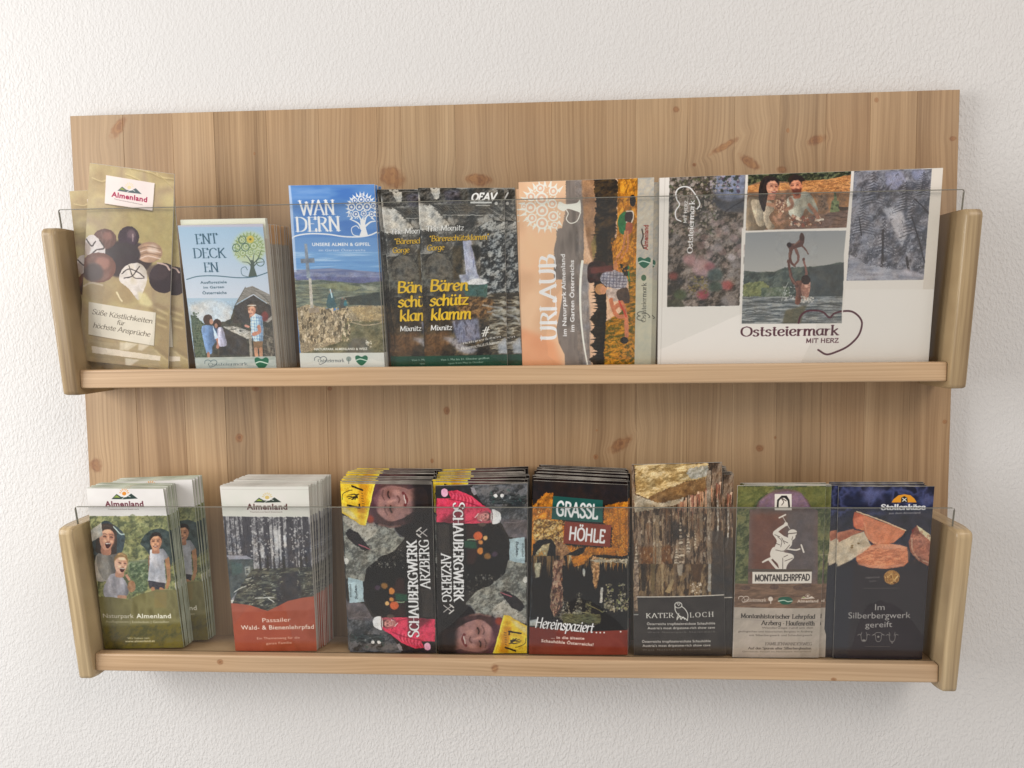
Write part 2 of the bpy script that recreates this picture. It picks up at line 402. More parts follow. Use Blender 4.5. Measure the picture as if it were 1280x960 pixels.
    def ltree(s, cx, cy, R, col, trunk, tx, ty, ring=None, rot=0, dark=None, leafc=None):
        """the ornamental tree emblem: a crown of ringed medallions, blossoms and spiky leaves"""
        rs = np.random.RandomState(5)
        med = [(-.05,-.62,.2),(-.5,-.55,.17),(.42,-.6,.17),(-.72,-.12,.22),(-.18,-.12,.22),(.34,-.14,.23),(.78,-.2,.16),(-.42,.36,.19),(.12,.32,.17),(.66,.36,.17),(-.8,.42,.12),(.0,-.9,.1)]
        c, n = math.cos(rot), math.sin(rot)
        R2 = lambda x, y: (cx+(x*c-y*n)*R, cy+(x*n+y*c)*R)
        for k in range(26):
            an = k/26*2*math.pi; r0, r1 = .82, 1.08+.08*rs.rand()
            if .3*math.pi < an < .7*math.pi: continue
            a = R2(r0*math.cos(an-.09), r0*math.sin(an-.09)); b = R2(r1*math.cos(an), r1*math.sin(an)); d = R2(r0*math.cos(an+.09), r0*math.sin(an+.09))
            s.poly([*a, *b, *d], col)
        for k in range(150):
            an = rs.rand()*6.28; r = math.sqrt(rs.rand())*.95
            if r*math.sin(an) > .62: continue
            x, y = R2(r*math.cos(an), r*math.sin(an)); s.ell(x, y, R*(.02+.035*rs.rand()), R*(.015+.02*rs.rand()), leafc[k % len(leafc)] if leafc else col, rot=rs.rand()*3, al=.9)
        for mx, my, mr in med:
            x, y = R2(mx*.95, my*.95)
            s.ell(x, y, mr*R*1.12, mr*R*1.12, col)
            s.ell(x, y, mr*R*.8, mr*R*.8, dark or ring, al=.85)
            s.ell(x, y, mr*R*.42, mr*R*.34, col, rot=mx*3, al=.85); s.line([x-mr*R*.3, y+mr*R*.3, x, y-mr*R*.35, x+mr*R*.3, y+mr*R*.25], mr*R*.14, col, al=.9)
    def save_array(s):
        return np.clip(s.a, 0, 1)
def rock(p, pts, cols, ns, **k):
    p.poly(pts, cols, ns=ns, octv=5, con=1.5, **k)

def spots(p, x0, y0, x1, y1, n, r0, r1, cols, seed=0, al=.9, asp=1.0, rot=None, soft=0):
    rs = np.random.RandomState(seed)
    by = {}
    for k in range(n):
        x = x0+(x1-x0)*rs.rand(); y = y0+(y1-y0)*rs.rand(); r = r0+(r1-r0)*rs.rand()**2
        a = rs.rand()*3.1 if rot is None else rot+rs.randn()*.25
        t = np.linspace(0, 6.283, 7, endpoint=False); c, m = math.cos(a), math.sin(a)
        ex = r*np.cos(t)*(.8+.4*rs.rand(7)); ey = r*asp*np.sin(t)
        by.setdefault(rs.randint(len(cols)), []).append(np.stack([x+ex*c-ey*m, y+ex*m+ey*c], 1))
    for i, P in by.items(): p.polys(P, cols[i], al, soft)

def pic_chocolate():
    p = Pic([(111,204),(217,218),(209,461),(97,449)], 104, 230, 'a89c7c', seed=11)
    p.v(0, 0, 1)
    p.poly([90,190,230,190,230,480,80,480], ['a3926e','b3a67c','a8987a','bbb084'], ns=60, con=1.2)
    p.v(80, 200, 7.388)
    p.poly([560,430,1020,430,1000,900,700,960], ['b5aa78','a89c6c','beb47e'], ns=120, al=.7, soft=40)
    for q in ([600,70,780,110,880,150,1000,170], [250,150,330,180,400,170], [560,120,640,150,700,180], [850,120,960,210,1000,260]):
        p.line(q, 10, 'd2c694', al=.55, soft=5); p.line([v+14 for v in q], 7, '857650', al=.5, soft=4)
    p.rect(40,424,1010,440,'8f8468', al=.25, soft=3)
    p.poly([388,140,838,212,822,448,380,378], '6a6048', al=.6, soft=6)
    p.poly([384,132,832,204,816,436,374,370], ['ddd6cc','d6cec6'], ns=200)
    p.almen(436,312,330,'9c2c4c','5c6868','d6cba0', tilt=52)
    # the chocolates
    def choc(cx, cy, rx, ry, a, b, c, rot=0):
        p.ell(cx, cy, rx, ry, a, rot=rot); p.ell(cx-rx*.1, cy+ry*.1, rx*.86, ry*.86, [a, b], ns=60, rot=rot, soft=4)
        p.ell(cx+rx*.25, cy-ry*.3, rx*.4, ry*.42, c, soft=14, al=.7)
    p.ell(560,860,260,170,'4d4241', soft=10)
    choc(375,680,112,92,'6a5049','7c6056','9c7468')
    for k in range(5): p.line([300+k*40,610,320+k*38,680,300+k*38,740], 6, '8e7268', al=.6, soft=2)
    choc(600,665,98,98,'453a40','554650','7e6a6e'); p.line([640,640,638,700], 12, 'b8a8a4', al=.8, soft=3)
    p.poly([200,670,260,640,330,690,380,760,370,840,290,870,220,840,180,740], ['cfcac4','e4e0da'], ns=50, smooth=True)
    p.line([200,680,250,740,290,700], 12, '4d4340'); p.line([240,840,290,780,370,760,330,690], 12, '4d4340')
    p.ell(200,770,40,60,'a8988a', soft=6, al=.7)
    choc(790,800,118,95,'a98f78','c4a68c','e6d6c4'); 
    for k in range(4): p.line([690,770+k*30,780,750+k*28,890,770+k*30], 9, 'eadccc' if k%2 else '86705c', al=.8, soft=2)
    p.ell(560,820,150,110,'4b4344', soft=6)
    p.v(80,330,6.857)
    choc(290,-20,160,130,'7c5c50','8a6c60','b48878')
    p.ell(250,20,90,80,'565050', soft=14, al=.75)
    p.ell(850,70,120,130,'43393c'); p.ell(800,20,90,70,'564a4c', soft=14, al=.7)
    p.line([800,-60,870,-40,900,0], 14, 'c4b0a4')
    p.poly([490,20,540,-40,640,-60,700,-10,715,80,680,190,640,260,560,160,480,90], ['b9b3a4','d8d4ca','c8c0a8'], ns=110, smooth=True)
    p.line([500,30,560,-10,640,20,690,60], 9, '4d4643'); p.line([520,70,590,50,650,-30], 9, '4d4643'); p.line([560,-40,600,60,690,70], 7, '4d4643')
    p.poly([640,190,700,200,760,290,740,320,650,300], 'd2cc9c', soft=14, al=.8)
    p.line([455,190,480,240,500,270], 12, 'e6e0ba', soft=4, al=.8)
    p.line([160,140,230,110,330,130], 14, 'c8bea8', al=.8, soft=4); p.line([150,60,120,20,90,0], 20, 'b0a69a', al=.8, soft=5)
    p.poly([60,80,150,120,200,900,60,900], '8c8070', al=.5, soft=30)  # shadow of the end block, painted into the left edge of the print
    # ribbons and wrinkles
    for y in (590, 690): p.poly([200,y+20,800,y+120,820,y+190,200,y+90], ['9c9070','b4a888'], ns=(200,30), al=.7)
    p.poly([230,680,820,770,815,815,236,745], ['d3cbb0','ddd6c4'], ns=200)
    for x in (480, 525, 640): p.poly([x,640,x+110,655,x+20,720,x-10,715], 'd8d2ba', al=.7, soft=8)
    p.poly([520,790,640,810,560,865,520,860], 'd8d4c0', al=.8, soft=8)
    for q in ([740,340,860,400],[790,300,880,350],[790,430,870,470],[770,680,880,780],[240,860,500,900]):
        p.line(q, 34, '8d7c5e', al=.45, soft=12); p.line([q[0]+10,q[1]+44,q[2],q[3]+36], 16, 'd0c398', al=.5, soft=7)
    p.v(0,0,1); p.photo(None, 1.2, .10, .6, .12)
    p.v(80,200,7.388)
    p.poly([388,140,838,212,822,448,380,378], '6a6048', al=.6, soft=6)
    p.poly([384,132,832,204,816,436,374,370], ['ddd6cc','d6cec6'], ns=200)
    p.almen(436,312,330,'9c2c4c','5c6868','d6cba0', tilt=52)
    p.v(80,330,6.857)
    # label with hand lettering
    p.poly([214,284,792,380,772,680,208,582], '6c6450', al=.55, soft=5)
    p.poly([208,278,786,372,766,674,204,574], ['dcd8c4','cfccba'], ns=200)
    p.text('Süße Köstlichkeiten', 236,385,755,470, 44, '5a5244', 'brush', thick=9, thin=5)
    p.text('für', 452,478,520,490, 40, '5a5244', 'brush', thick=9, thin=5)
    p.text('höchste Ansprüche', 244,508,735,592, 44, '5a5244', 'brush', thick=9, thin=5)
    p.a = np.clip(p.a*np.array([1.0, .98, 1.0], np.float32), 0, 1)
    return p

def pic_entdecken():
    p = Pic([(221,282),(328,280),(345,459),(244,459)], 100, 168, 'a9bccb', seed=21)
    p.v(210,260,8)
    p.grad([0,-10,1280,-10,1280,900,0,900], '9fb9cf', 'c6ccd6', (500,170), (560,900))
    p.rect(100,160,960,190,'b9b7c6',soft=8)
    ink = '3d5e70'
    p.text('ENT', 275,362,500,352, 92, ink, 'serif'); p.text('DECK', 252,502,580,498, 92, ink, 'serif'); p.text('EN', 360,640,510,638, 88, ink, 'serif')
    p.ell(810,400,165,165,'b7c3a0', soft=26, al=.85)
    p.ltree(805,400,150,'8d9f70','',0,0, dark='c4cdb6', leafc=['7c8f62','a2ab6c','5c7a72','c4b86a'])
    p.ell(820,315,38,38,'c2b25a'); p.ell(820,315,12,12,'6a6a3c')
    for x,y in ((770,395),(680,400),(740,320),(920,545)): p.line([v for k in range(13) for v in (x+38*math.cos(k*.5236), y+38*math.sin(k*.5236))], 7, '49645c')
    p.poly([825,520,855,530,860,600,890,690,800,690,820,610], '56625c', smooth=False)
    for q in ([840,600,800,550,740,540],[850,590,890,550,960,540],[845,560,850,500,860,450],[835,560,800,500,770,470],[850,560,900,500,920,440]): p.line(q, 12, '56625c', w1=5)
    p.line([800,690,740,670,730,610,770,590,790,620], 6, '56707a')
    p.line([180,716,300,684,480,680,700,698,860,688,1010,640], 9, '4a6a78')
    p.text('Ausflugsziele', 320,758,586,752, 26, '45606e', bold=.02); p.text('im Garten', 352,806,558,800, 24, '45606e', bold=.02); p.text('Österreichs', 342,862,584,858, 28, '45606e', bold=.02)
    p.v(210,360,8)
    p.poly([200,170,420,110,640,180,620,340,230,330], ['b9c2c8','c8c6c2'], ns=160, soft=30)
    p.poly([560,330,620,300,640,240,660,170,1050,150,1060,700,260,700,220,270,300,300,340,350], ['4b4c48','5c5a52','454642'], ns=60)
    p.poly([220,290,300,300,350,350,380,400,380,700,270,700], ['4c5a48','6c7462','3e4a3c'], ns=26, rough=6)
    spots(p,225,240,300,330,26,5,14,['465246','5c6a54'],3)
    p.poly([770,0,840,-20,1020,70,1024,180,850,60,670,160], ['8a8680','a09c96','75726c'], ns=(60,8))
    p.line([770,-8,668,165], 7, '6a6660', False)
    for k in range(5): p.line([740-k*18,40+k*28,860+k*4,-10+k*10], 4, '6c6862', False, al=.7)
    for k in range(7): p.line([850+k*20,20+k*12,1020,100+k*14], 3, '5e5a54', False, al=.6)
    p.poly([670,170,850,70,1030,190,1030,340,900,330,640,350], ['4c4845','565250','423f3d'], ns=40)
    p.poly([960,330,1030,270,1040,310,990,340], 'a09c94'); p.ell(960,280,36,50,'7c4a48', soft=8)
    p.poly([540,380,660,372,860,440,830,500,780,500], ['b4b0a8','8a8880','d0ccc4','5c5a54'], ns=(50,12)) 
    p.poly([540,390,780,505,800,660,530,650], ['4a4744','545150'], ns=60)
    p.poly([940,380,1056,400,1070,680,960,690], ['6c665c','544f48','8c8578'], ns=(20,60))
    for k in range(5): p.line([950,460+k*46,1066,500+k*46], 5, '8e877a', False, al=.7)
    # children and guide
    p.ell(393,310,48,52,'564a44'); p.cloth([330,390,390,365,470,390,490,500,440,570,430,640,380,640,350,520], '7c96ba')
    p.ell(428,330,18,26,'b08a78'); p.line([470,470,500,530,490,580], 34, 'b08272'); p.poly([440,360,500,490,460,500], 'b9c8dc')
    p.ell(486,350,42,46,'4d413c'); p.cloth([490,400,540,395,580,540,560,570,510,575,490,480], 'aeacbc', seed=2); p.ell(474,370,16,24,'a88270')
    p.rect(505,575,600,660,'464442'); p.line([395,640,398,675], 26, 'a8806c')
    p.head(832,222,54,0,'d4a48e','6a5648',turn=-.9,smile=1)
    p.line([795,172,868,172],10,'d0cac0')
    p.cloth([818,290,870,250,932,280,948,400,942,528,850,522,824,440], 'b4cce2', smooth=False)
    for k in range(5): p.line([828+k*24,280,836+k*24,520], 4, '5478a4', False, al=.8)
    for k in range(8): p.line([822,290+k*30,944,296+k*30], 4, '5478a4', False, al=.7)
    p.line([900,380,905,430,850,455], 36, 'c08c78'); p.line([800,380,770,372], 22, 'c09080')
    p.poly([845,525,940,525,936,600,850,600], '8c7258'); p.line([870,600,878,665], 34, 'c09478'); p.line([920,600,925,665], 34, 'c09478'); p.line([815,500,825,670], 26, '9a948a')
    p.photo([200,130,1100,130,1100,690,220,690], 9, .34, 4, .8)
    # footer
    p.poly([262,684,1090,670,1090,810,262,810], ['b9c0ba','aab2ac','c6c8c0'], ns=(200,40), al=.93)
    p.heart(420,742,120,70,6,'5c6c72'); p.text('Oststeiermark', 395,765,790,758, 30, '57646a', 'serif', thick=10)
    p.leafheart(930,740,140)
    return p

def pic_wandern():
    p = Pic([(360,232),(467.5,230.6),(480.6,458),(375,459)], 100, 210, '5f86b8', seed=31)
    p.v(350,225,8)
    p.grad([0,0,1200,0,1200,1000,0,1000], '4d78b4', '7ea4cc', (500,60), (560,900))
    p.poly([60,60,960,40,990,560,100,560], ['4a76b6','5f8ac0','6f96c6'], ns=(300,60), al=.7)
    p.poly([60,100,500,80,500,180,60,190], ['5d8ac4','7ea2d0'], ns=(160,30), al=.6, soft=20)
    p.poly([120,700,980,700,990,900,130,900], ['79a2cc','9fbcd8','6c96c4'], ns=(300,24), octv=4)
    p.poly([130,880,500,860,990,900,990,970,130,970], ['7c83a2','8b90a8','6c7698'], ns=(200,20))
    w = 'e9eaee'
    p.text('WAN', 200,340,556,332, 134, w, 'serif', thick=15, thin=4)
    p.text('DERN', 156,500,612,492, 134, w, 'serif', thick=15, thin=4)
    p.ltree(818,280,152,w,'',0,0, dark='4a6ca4')
    p.poly([800,400,830,360,850,430,860,480,880,548,790,552,812,490], w)
    for q in ([815,480,780,420,700,380],[850,450,900,410,950,400],[840,420,860,360,900,330],[825,420,800,370,780,330]): p.line(q, 20, w, w1=8)
    p.line([795,548,730,530,715,470,760,445,790,470], 8, w)
    p.line([100,578,160,542,300,522,480,528,640,550,800,552,900,535,962,508], 13, w)
    p.text('UNSERE ALMEN & GIPFEL', 320,642,900,640, 32, 'e4e6ea', bold=.03)
    p.text('im Garten Österreichs', 385,694,850,694, 24, 'ced8e2', slant=.15)
    p.v(350,345,8)
    p.poly([140,0,1010,0,1010,300,160,300], ['5d665e','788074','6a6f64','8a8c78'], ns=(160,18), octv=4, con=1.5)
    p.poly([150,-20,1000,-10,1000,30,800,50,400,14,150,20], ['63688a','74789a'], ns=100, soft=6)
    p.poly([340,70,600,40,820,90,720,130,480,100], ['8c9076','787c64'], ns=40, soft=6)
    p.poly([780,60,980,90,960,130,860,110], 'a0a394', soft=7, al=.8)
    p.line([560,200,700,180,880,176], 10, 'a9aaa0', al=.9, soft=2)
    p.poly([640,190,990,140,1010,270,700,265], ['474c48','525854'], ns=60, soft=6)
    p.poly([160,300,260,262,400,280,520,330,640,290,800,268,1020,276,1050,760,200,760], ['8c7e68','a89a80','c4b498','7a705c','9c8c72'], ns=20, octv=3, con=1.8)
    p.poly([650,430,1020,420,1040,760,210,760,600,640], ['6d6a52','7d785e','5e5c46','8c8468'], ns=60, octv=4)
    p.poly([720,600,860,600,900,760,640,760], '6c6860', soft=20, al=.8)
    spots(p,190,300,700,640,330,4,15,['c8b89c','b4a488','d8c8ae','5e5444','6c6250'],4,asp=2.1,rot=.1)
    spots(p,620,280,1010,440,150,3,10,['c2b294','ccb686','6c6048'],5)
    p.poly([690,290,1010,280,1010,430,850,440,760,390], ['a8946a','b8a47c'], ns=20, al=.45, soft=8)
    p.line([700,440,860,470,1010,446], 9, 'c0ae96', al=.8)
    # summit cross
    p.v(350,225,8)
    p.poly([240,620,268,620,300,960,262,960], ['77808c','98a0a8'], ns=30); p.poly([200,770,340,760,345,806,205,812], ['6b7480','88909a'], ns=30)
    p.v(350,345,8)
    p.poly([280,0,308,0,330,295,298,295], ['a8a49c','c4beb2'], ns=30)
    p.poly([270,300,380,292,390,340,290,350], ['a4988a','8c8272'], ns=20)
    # hikers
    for x,y,h,c in ((505,290,180,'50686c'),(620,290,100,'5a5e5c'),(650,270,70,'4c7c84')):
        p.poly([x-.22*h,y,x-.2*h,y-.5*h,x-.05*h,y-.8*h,x+.12*h,y-.78*h,x+.2*h,y-.4*h,x+.3*h,y], c, smooth=True); p.ell(x,y-.88*h,.09*h,.1*h,'a08474')
    p.line([500,110,515,190], 14, 'b4c8cc'); p.line([520,300,522,350], 18, 'cfb89a')
    spots(p,835,620,910,690,16,5,13,['d8d2c4','c8bea8'],8)
    p.photo([100,-60,1060,-60,1060,754,150,754], 8, .34, 5, .6)
    p.text('NATURPARK ALMENLAND & WEIZ', 340,726,872,722, 24, 'e4e0d6', bold=.03)
    p.poly([180,754,1060,750,1060,920,180,920], ['c9ccc6','d3d4ce'], ns=200)
    p.heart(400,830,120,80,6,'5b6268'); p.text('Oststeiermark', 376,850,640,846, 34, '50585c', 'serif', thick=11)
    p.ell(684,815,26,26,'7d8c88', al=.8); p.line([684,815,684,862], 7, '6a7470')
    p.leafheart(812,830,124)
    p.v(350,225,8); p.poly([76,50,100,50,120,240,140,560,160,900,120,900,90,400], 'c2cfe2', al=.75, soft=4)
    return p

def pic_gorge():
    p = Pic([(522,235),(630,235),(634,456),(531,456)], 98, 210, '54524e', seed=41)
    p.v(470,225,6.737)
    g = ['35342f','5a5852','7d7a74','4a4844','96938c']
    p.poly([330,40,1120,40,1120,830,360,830], g, ns=90, octv=5, con=1.5)
    p.poly([360,80,700,70,720,150,560,190,370,190], ['33312d','4f4c46','6c6862','262522'], ns=50, octv=4, con=1.6)
    p.poly([450,70,540,70,520,165,490,165], ['9a978e','b8b5ac'], ns=30, rough=8)
    p.poly([355,195,470,215,610,370,590,420,360,420], ['9c9992','bcb9b1','85827c','c8c4bc'], ns=50, octv=5, rough=10)
    p.poly([470,200,1000,190,1080,280,700,300,560,290], ['3c3a36','6a6760','514e48'], ns=(40,8), con=1.6)
    for k in range(8): p.line([470+k*30,200+k*6,600+k*16,300], 5, '24231f', al=.7)
    for k in range(7): p.line([950,210+k*22,1090,300+k*26], 4, 'a4a098' if k%2 else '2c2a26', False, al=.8)
    p.line([560,292,900,290], 6, 'a8a59d', False); p.line([370,200,700,205], 4, '8e8b84', al=.7, smooth=False)
    p.poly([560,90,700,80,720,190,600,190], ['4c4a50','726e76','2c2a2e'], ns=40, octv=4, soft=12)
    p.poly([860,390,980,330,1120,350,1130,1000,870,1000,880,600], ['26282a','5a5c5c','8a8c8a','3e3f3e','a4a5a2'], ns=44, octv=5, con=1.9)
    p.poly([380,620,640,600,660,1000,380,1000], ['2c2a25','44423c','6c6a60','57544c'], ns=80, octv=5, con=1.6)
    p.ell(520,720,110,110,['504e48','6a675f','3c3a35'], ns=50); p.line([430,640,500,600,600,620,650,720], 6, '2a2925', al=.8)
    p.poly([640,560,720,540,740,830,650,830], ['5c5240','48402f','2c281e'], ns=40, octv=4, soft=12)
    # waterfall
    p.poly([730,500,800,500,860,830,760,830], ['9a9cac','b6b8c4','8486a0'], ns=(14,90), soft=5)
    p.poly([800,540,860,540,870,640,850,680], '14140f', al=.8, soft=6)
    p.v(470,345,6.737)
    p.poly([700,-20,860,-20,900,30,720,60], ['8e90a0','c4c5cc'], ns=30, soft=6)
    p.poly([740,60,800,20,880,12,940,46,860,64], 'dcdcdc', soft=4, smooth=True)
    p.poly([720,70,940,60,930,170,760,170], ['3f605a','4c6c66','365048'], ns=40, soft=5)
    p.poly([330,190,420,150,640,170,760,160,1130,190,1130,680,330,680], ['1e1a14','3c352a','5c4c34','6a5a3e','4a4236','2e2a24'], ns=80, octv=5, con=1.6)
    p.poly([940,140,1104,130,1104,640,960,620], ['5c5242','8a8474','3a342a','a8a498'], ns=(90,30), octv=5, con=1.9, soft=8)
    p.poly([700,180,960,180,980,300,820,360,720,330], ['8a6840','a07c50','5c4426','3c2c1a'], ns=30, octv=4, soft=18, smooth=True)
    p.poly([340,250,600,230,640,640,340,660], ['40362a','5c4e38','282219'], ns=60, octv=4, soft=24)
    p.poly([400,480,600,440,640,560,520,650,400,650], ['6a4e34','846444','4a3826'], ns=50, octv=4, soft=24, al=.8)
    p.poly([640,360,860,340,880,520,680,560], ['6c6c7c','8a8a98','504e58'], ns=(20,60), soft=14)
    p.poly([560,512,640,500,700,540,780,580,860,610,780,640,690,620,640,560], ['8c8a90','a8a8ae','75737a'], ns=30, soft=18, smooth=True, al=.85)
    p.poly([1020,560,1090,500,1104,640,1030,640], ['8e9094','a8aaac'], ns=40, soft=8)
    for q in ([980,310,1060,340,1100,400],[940,290,1000,280],[900,230,1060,260]): p.line(q, 16, 'a8a8a6', al=.7, soft=5)
    p.v(0,0,1); p.photo(None, 2.2, .45, .7, .12); p.v(470,345,6.737)
    # titles
    y = 'd8b42e'
    p.text('Bären', 450,118,772,108, 92, y, 'brush', shadow='16140e', thick=18, thin=8)
    p.text('schütz', 452,240,778,226, 90, y, 'brush', shadow='16140e', thick=18, thin=8)
    p.text('klamm', 458,358,800,346, 92, y, 'brush', shadow='16140e', thick=18, thin=8)
    p.text('Mixnitz', 456,446,640,440, 44, 'eae8e2', 'brush', shadow='16140e', thick=15, thin=8)
    p.text('#', 878,498,940,492, 80, 'e0ded8', 'brush', slant=.3, thick=12)
    p.text('naturerleben', 730,562,1050,505, 20, 'd6d4ce', 'brush', thick=11); p.text('Bärenschützklamm', 715,612,1050,550, 26, 'd6d4ce', 'brush', thick=11)
    p.poly([400,662,1110,648,1110,760,400,760], ['1c4636','214f3e'], ns=60, soft=3)
    p.text('Von 1. Mai bis 31. Oktober geöffnet', 545,700,955,684, 18, 'c6d0c4'); p.text('open from May to October', 610,728,905,716, 16, 'b6c2b6')
    p.v(470,225,6.737)
    p.text('The Mixnitz', 420,430,740,418, 44, 'e6e4de', 'brush', shadow='16140e')
    p.text('"Bärenschützklamm"', 448,512,950,494, 44, 'cfa82c', 'brush', shadow='16140e', thick=15, thin=8)
    p.text('Gorge', 428,588,575,582, 44, 'cfa82c', 'brush', shadow='16140e', thick=15, thin=8)
    w = 'e4e2dc'
    p.text('OEAV', 800,174,1008,170, 58, w, 'block', thick=22, thin=20, slant=.25); p.rect(795,182,975,196,w); p.rect(840,208,960,216,w,al=.7); p.ell(1012,196,14,14,w,al=.8)
    return p

def pic_urlaub():
    p = Pic([(648,228),(818,222),(814,455),(653,455.5)], 150, 210, 'd6b193', seed=51)
    p.v(640,215,6.737)
    p.poly([40,60,600,60,640,1800,40,1800], ['d9b798','e0bd9c','d2ab8a'], ns=(300,400))
    p.poly([60,500,400,500,400,830,60,830], 'e6bd9a', soft=60, al=.7)
    gr = ['7b726c','877d76','6d655f']
    p.poly([450,60,600,60,600,900,350,900,352,640,372,560,372,480,420,470,450,300], gr, ns=(60,300), rough=3)
    p.v(640,335,6.737)
    p.poly([372,-40,420,60,420,240,400,360,372,500,390,620,440,720,446,880,660,880,620,-40], gr, ns=(60,200))
    p.poly([80,500,360,600,440,880,80,880], ['e0a47c','d99870'], ns=200, soft=40, al=.8)
    p.poly([560,-40,660,-40,640,200,660,500,640,700,690,880,600,880], ['8a8482','97908c','7c7674'], ns=(30,120), soft=10)
    # dark firs
    p.poly([690,-20,790,-20,790,880,640,880,700,820,640,760,720,700,650,640,710,590,650,530,700,480,650,420,720,330,690,200], ['2c2722','3a332c','221e1a'], ns=30, rough=6)
    p.poly([640,30,700,20,720,90,660,120], ['2e2822','4c3c32'], ns=20)
    rs = np.random.RandomState(3)
    for k in range(26):
        y = 110+k*28+rs.rand()*10; p.poly([670+rs.rand()*60-30,y,790,y-16,790,y+18], '2a2520')
    p.v(640,215,6.737)
    p.poly([580,60,700,60,700,200,720,420,740,620,690,820,640,640,600,400], ['96755a','a68262','846448'], ns=(50,90), soft=8)
    p.poly([690,60,890,60,890,250,870,560,850,830,660,830,700,700,690,500,700,300], ['2f2720','443626','241e18','5a4628'], ns=(60,40), octv=4, rough=14)
    for k in range(14): p.poly([650+rs.rand()*50,500+k*26,800,480+k*26,800,520+k*26], '2c261e')
    p.poly([660,600,700,520,710,640,680,740], '8a7a4a', soft=8, al=.8)
    # autumn meadow
    au = ['b87a24','cf8e2a','a06820','d89c34','86601e']
    p.poly([890,56,1060,50,1040,900,860,900,840,600,880,540], au, ns=(24,50), octv=4, con=1.5)
    p.v(640,335,6.737)
    p.poly([960,-40,1060,-40,1036,880,780,880,770,700,790,440,900,380,980,200], ['9c6f22','c08a2a','7d6420','b07626','5e5620'], ns=(34,20), octv=4, con=1.8, rough=8)
    spots(p,790,440,1030,800,130,5,18,['c98f2c','6f6422','a8801f','4f4a1c'],9,al=.7,asp=.45,rot=.9)
    # the row of people (the picture lies on its side)
    p.poly([640,-40,760,-60,800,0,760,80,700,110,640,110], ['2b201d','4c302a'], ns=30, smooth=True)
    p.poly([770,30,860,10,960,60,960,150,880,170,780,140,740,90], ['b4b0b4','8c8890','c8c4c8'], ns=16, smooth=True)
    for k in range(7): p.line([770+k*28,30,760+k*28,160], 5, '4c4858', False, al=.7)
    for k in range(5): p.line([750,50+k*25,960,60+k*25], 5, '4c4858', False, al=.7)
    p.ell(740,172,46,46,'b98a5e'); p.ell(765,180,28,36,'c8916e'); 
    p.poly([790,180,880,170,930,220,900,270,820,260], ['c6b4a8','a89488'], ns=20, smooth=True)
    p.poly([880,190,960,160,990,230,980,290,900,270], ['4a3c34','5c4a3e'], ns=20, smooth=True)
    for q in ([830,260,850,340,890,400,960,400],[920,280,950,360,960,440,965,560],[860,330,900,300,930,330]): p.line(q, 34, 'c07a58')
    p.ell(945,600,34,30,'2c2826'); p.line([900,270,960,400], 14, 'c84a34')
    p.poly([900,-40,980,-40,990,60,940,60], '2c2a22')
    p.line([980,-20,985,100], 12, '3c7c4c')
    p.v(640,215,6.737)
    p.ell(1015,240,26,50,'241e1c'); p.poly([900,370,960,340,960,500,920,520,890,450], ['2c6a40','3c7a4c'], ns=20, smooth=True)
    p.ell(985,380,40,60,'3a3030'); p.line([960,330,1010,330,1020,380,1000,430,960,420], 10, 'd4c6b8')
    p.poly([960,430,1010,430,1010,500,960,520], 'a05a44', smooth=True)
    for q in ([950,500,930,640,880,720,880,800],[970,500,970,640,900,740],[870,740,860,800,900,830]): p.line(q, 18, 'c08258')
    spots(p,820,560,1040,830,70,6,18,['d8902a','b8741c','8a5c1a'],12,al=.8)
    p.poly([650,800,840,780,850,830,660,850], '6b3c34', soft=6)
    p.v(0,0,1); p.photo([718,222,800,220,800,460,722,460], 1.5, .35, .7, .1)
    # swoosh and tree
    w = 'efe2d6'
    p.line([500,75,530,130,552,200,575,300,590,420,596,560,590,700,582,830], 14, w, w1=16)
    p.v(640,335,6.737); p.line([590,-60,580,20,572,150,572,300,580,440,600,620,632,800,650,880], 22, w, w1=10)
    p.v(640,215,6.737)
    p.ell(270,300,190,200,'dcb89c', al=.5, soft=30)
    p.ltree(275,290,205,w,'',0,0, dark='d8b096', rot=-1.57)
    p.poly([400,250,450,270,540,260,570,235,576,335,540,330,470,310,430,330,380,300], w, smooth=True)
    p.line([575,340,545,410,490,430,455,395,470,350,455,320], 8, w)
    # titles run upward
    p.v(640,335,6.737)
    p.text('URLAUB', 372,600,360,-118, 130, 'efeae6', 'serif', thick=17, thin=5)
    p.text('im Naturpark Almenland', 458,566,442,-120, 36, 'eae6e2', bold=.02)
    p.text('im Garten Österreichs', 522,528,518,-70, 36, 'eae6e2', bold=.02)
    # white-ish strip with logos
    p.v(640,215,6.737)
    p.poly([1060,48,1205,46,1196,830,1172,1680,1030,1680,1044,830], ['b4afa6','c2beb2','a5a6a0','c0b6a4'], ns=50, octv=4)
    p.v(640,335,6.737); p.poly([1044,100,1186,80,1172,880,1032,880], ['b9b8a4','c2bfa8'], ns=60, al=.7)
    p.text('Oststeiermark', 1128,450,1132,120, 38, '4c4c44', 'serif', thick=11); p.heart(1108,400,70,110,6,'4c4c44',rot=-1.5); p.ell(1110,78,22,26,'4f6a50')
    p.v(640,215,6.737); p.leafheart(1115,760,110,'2f6450')
    p.text('Almenland', 1145,655,1150,445, 40, '8c3c34', bold=.03); p.line([1110,640,1090,590,1105,540,1095,480], 12, '4c4038')
    return p

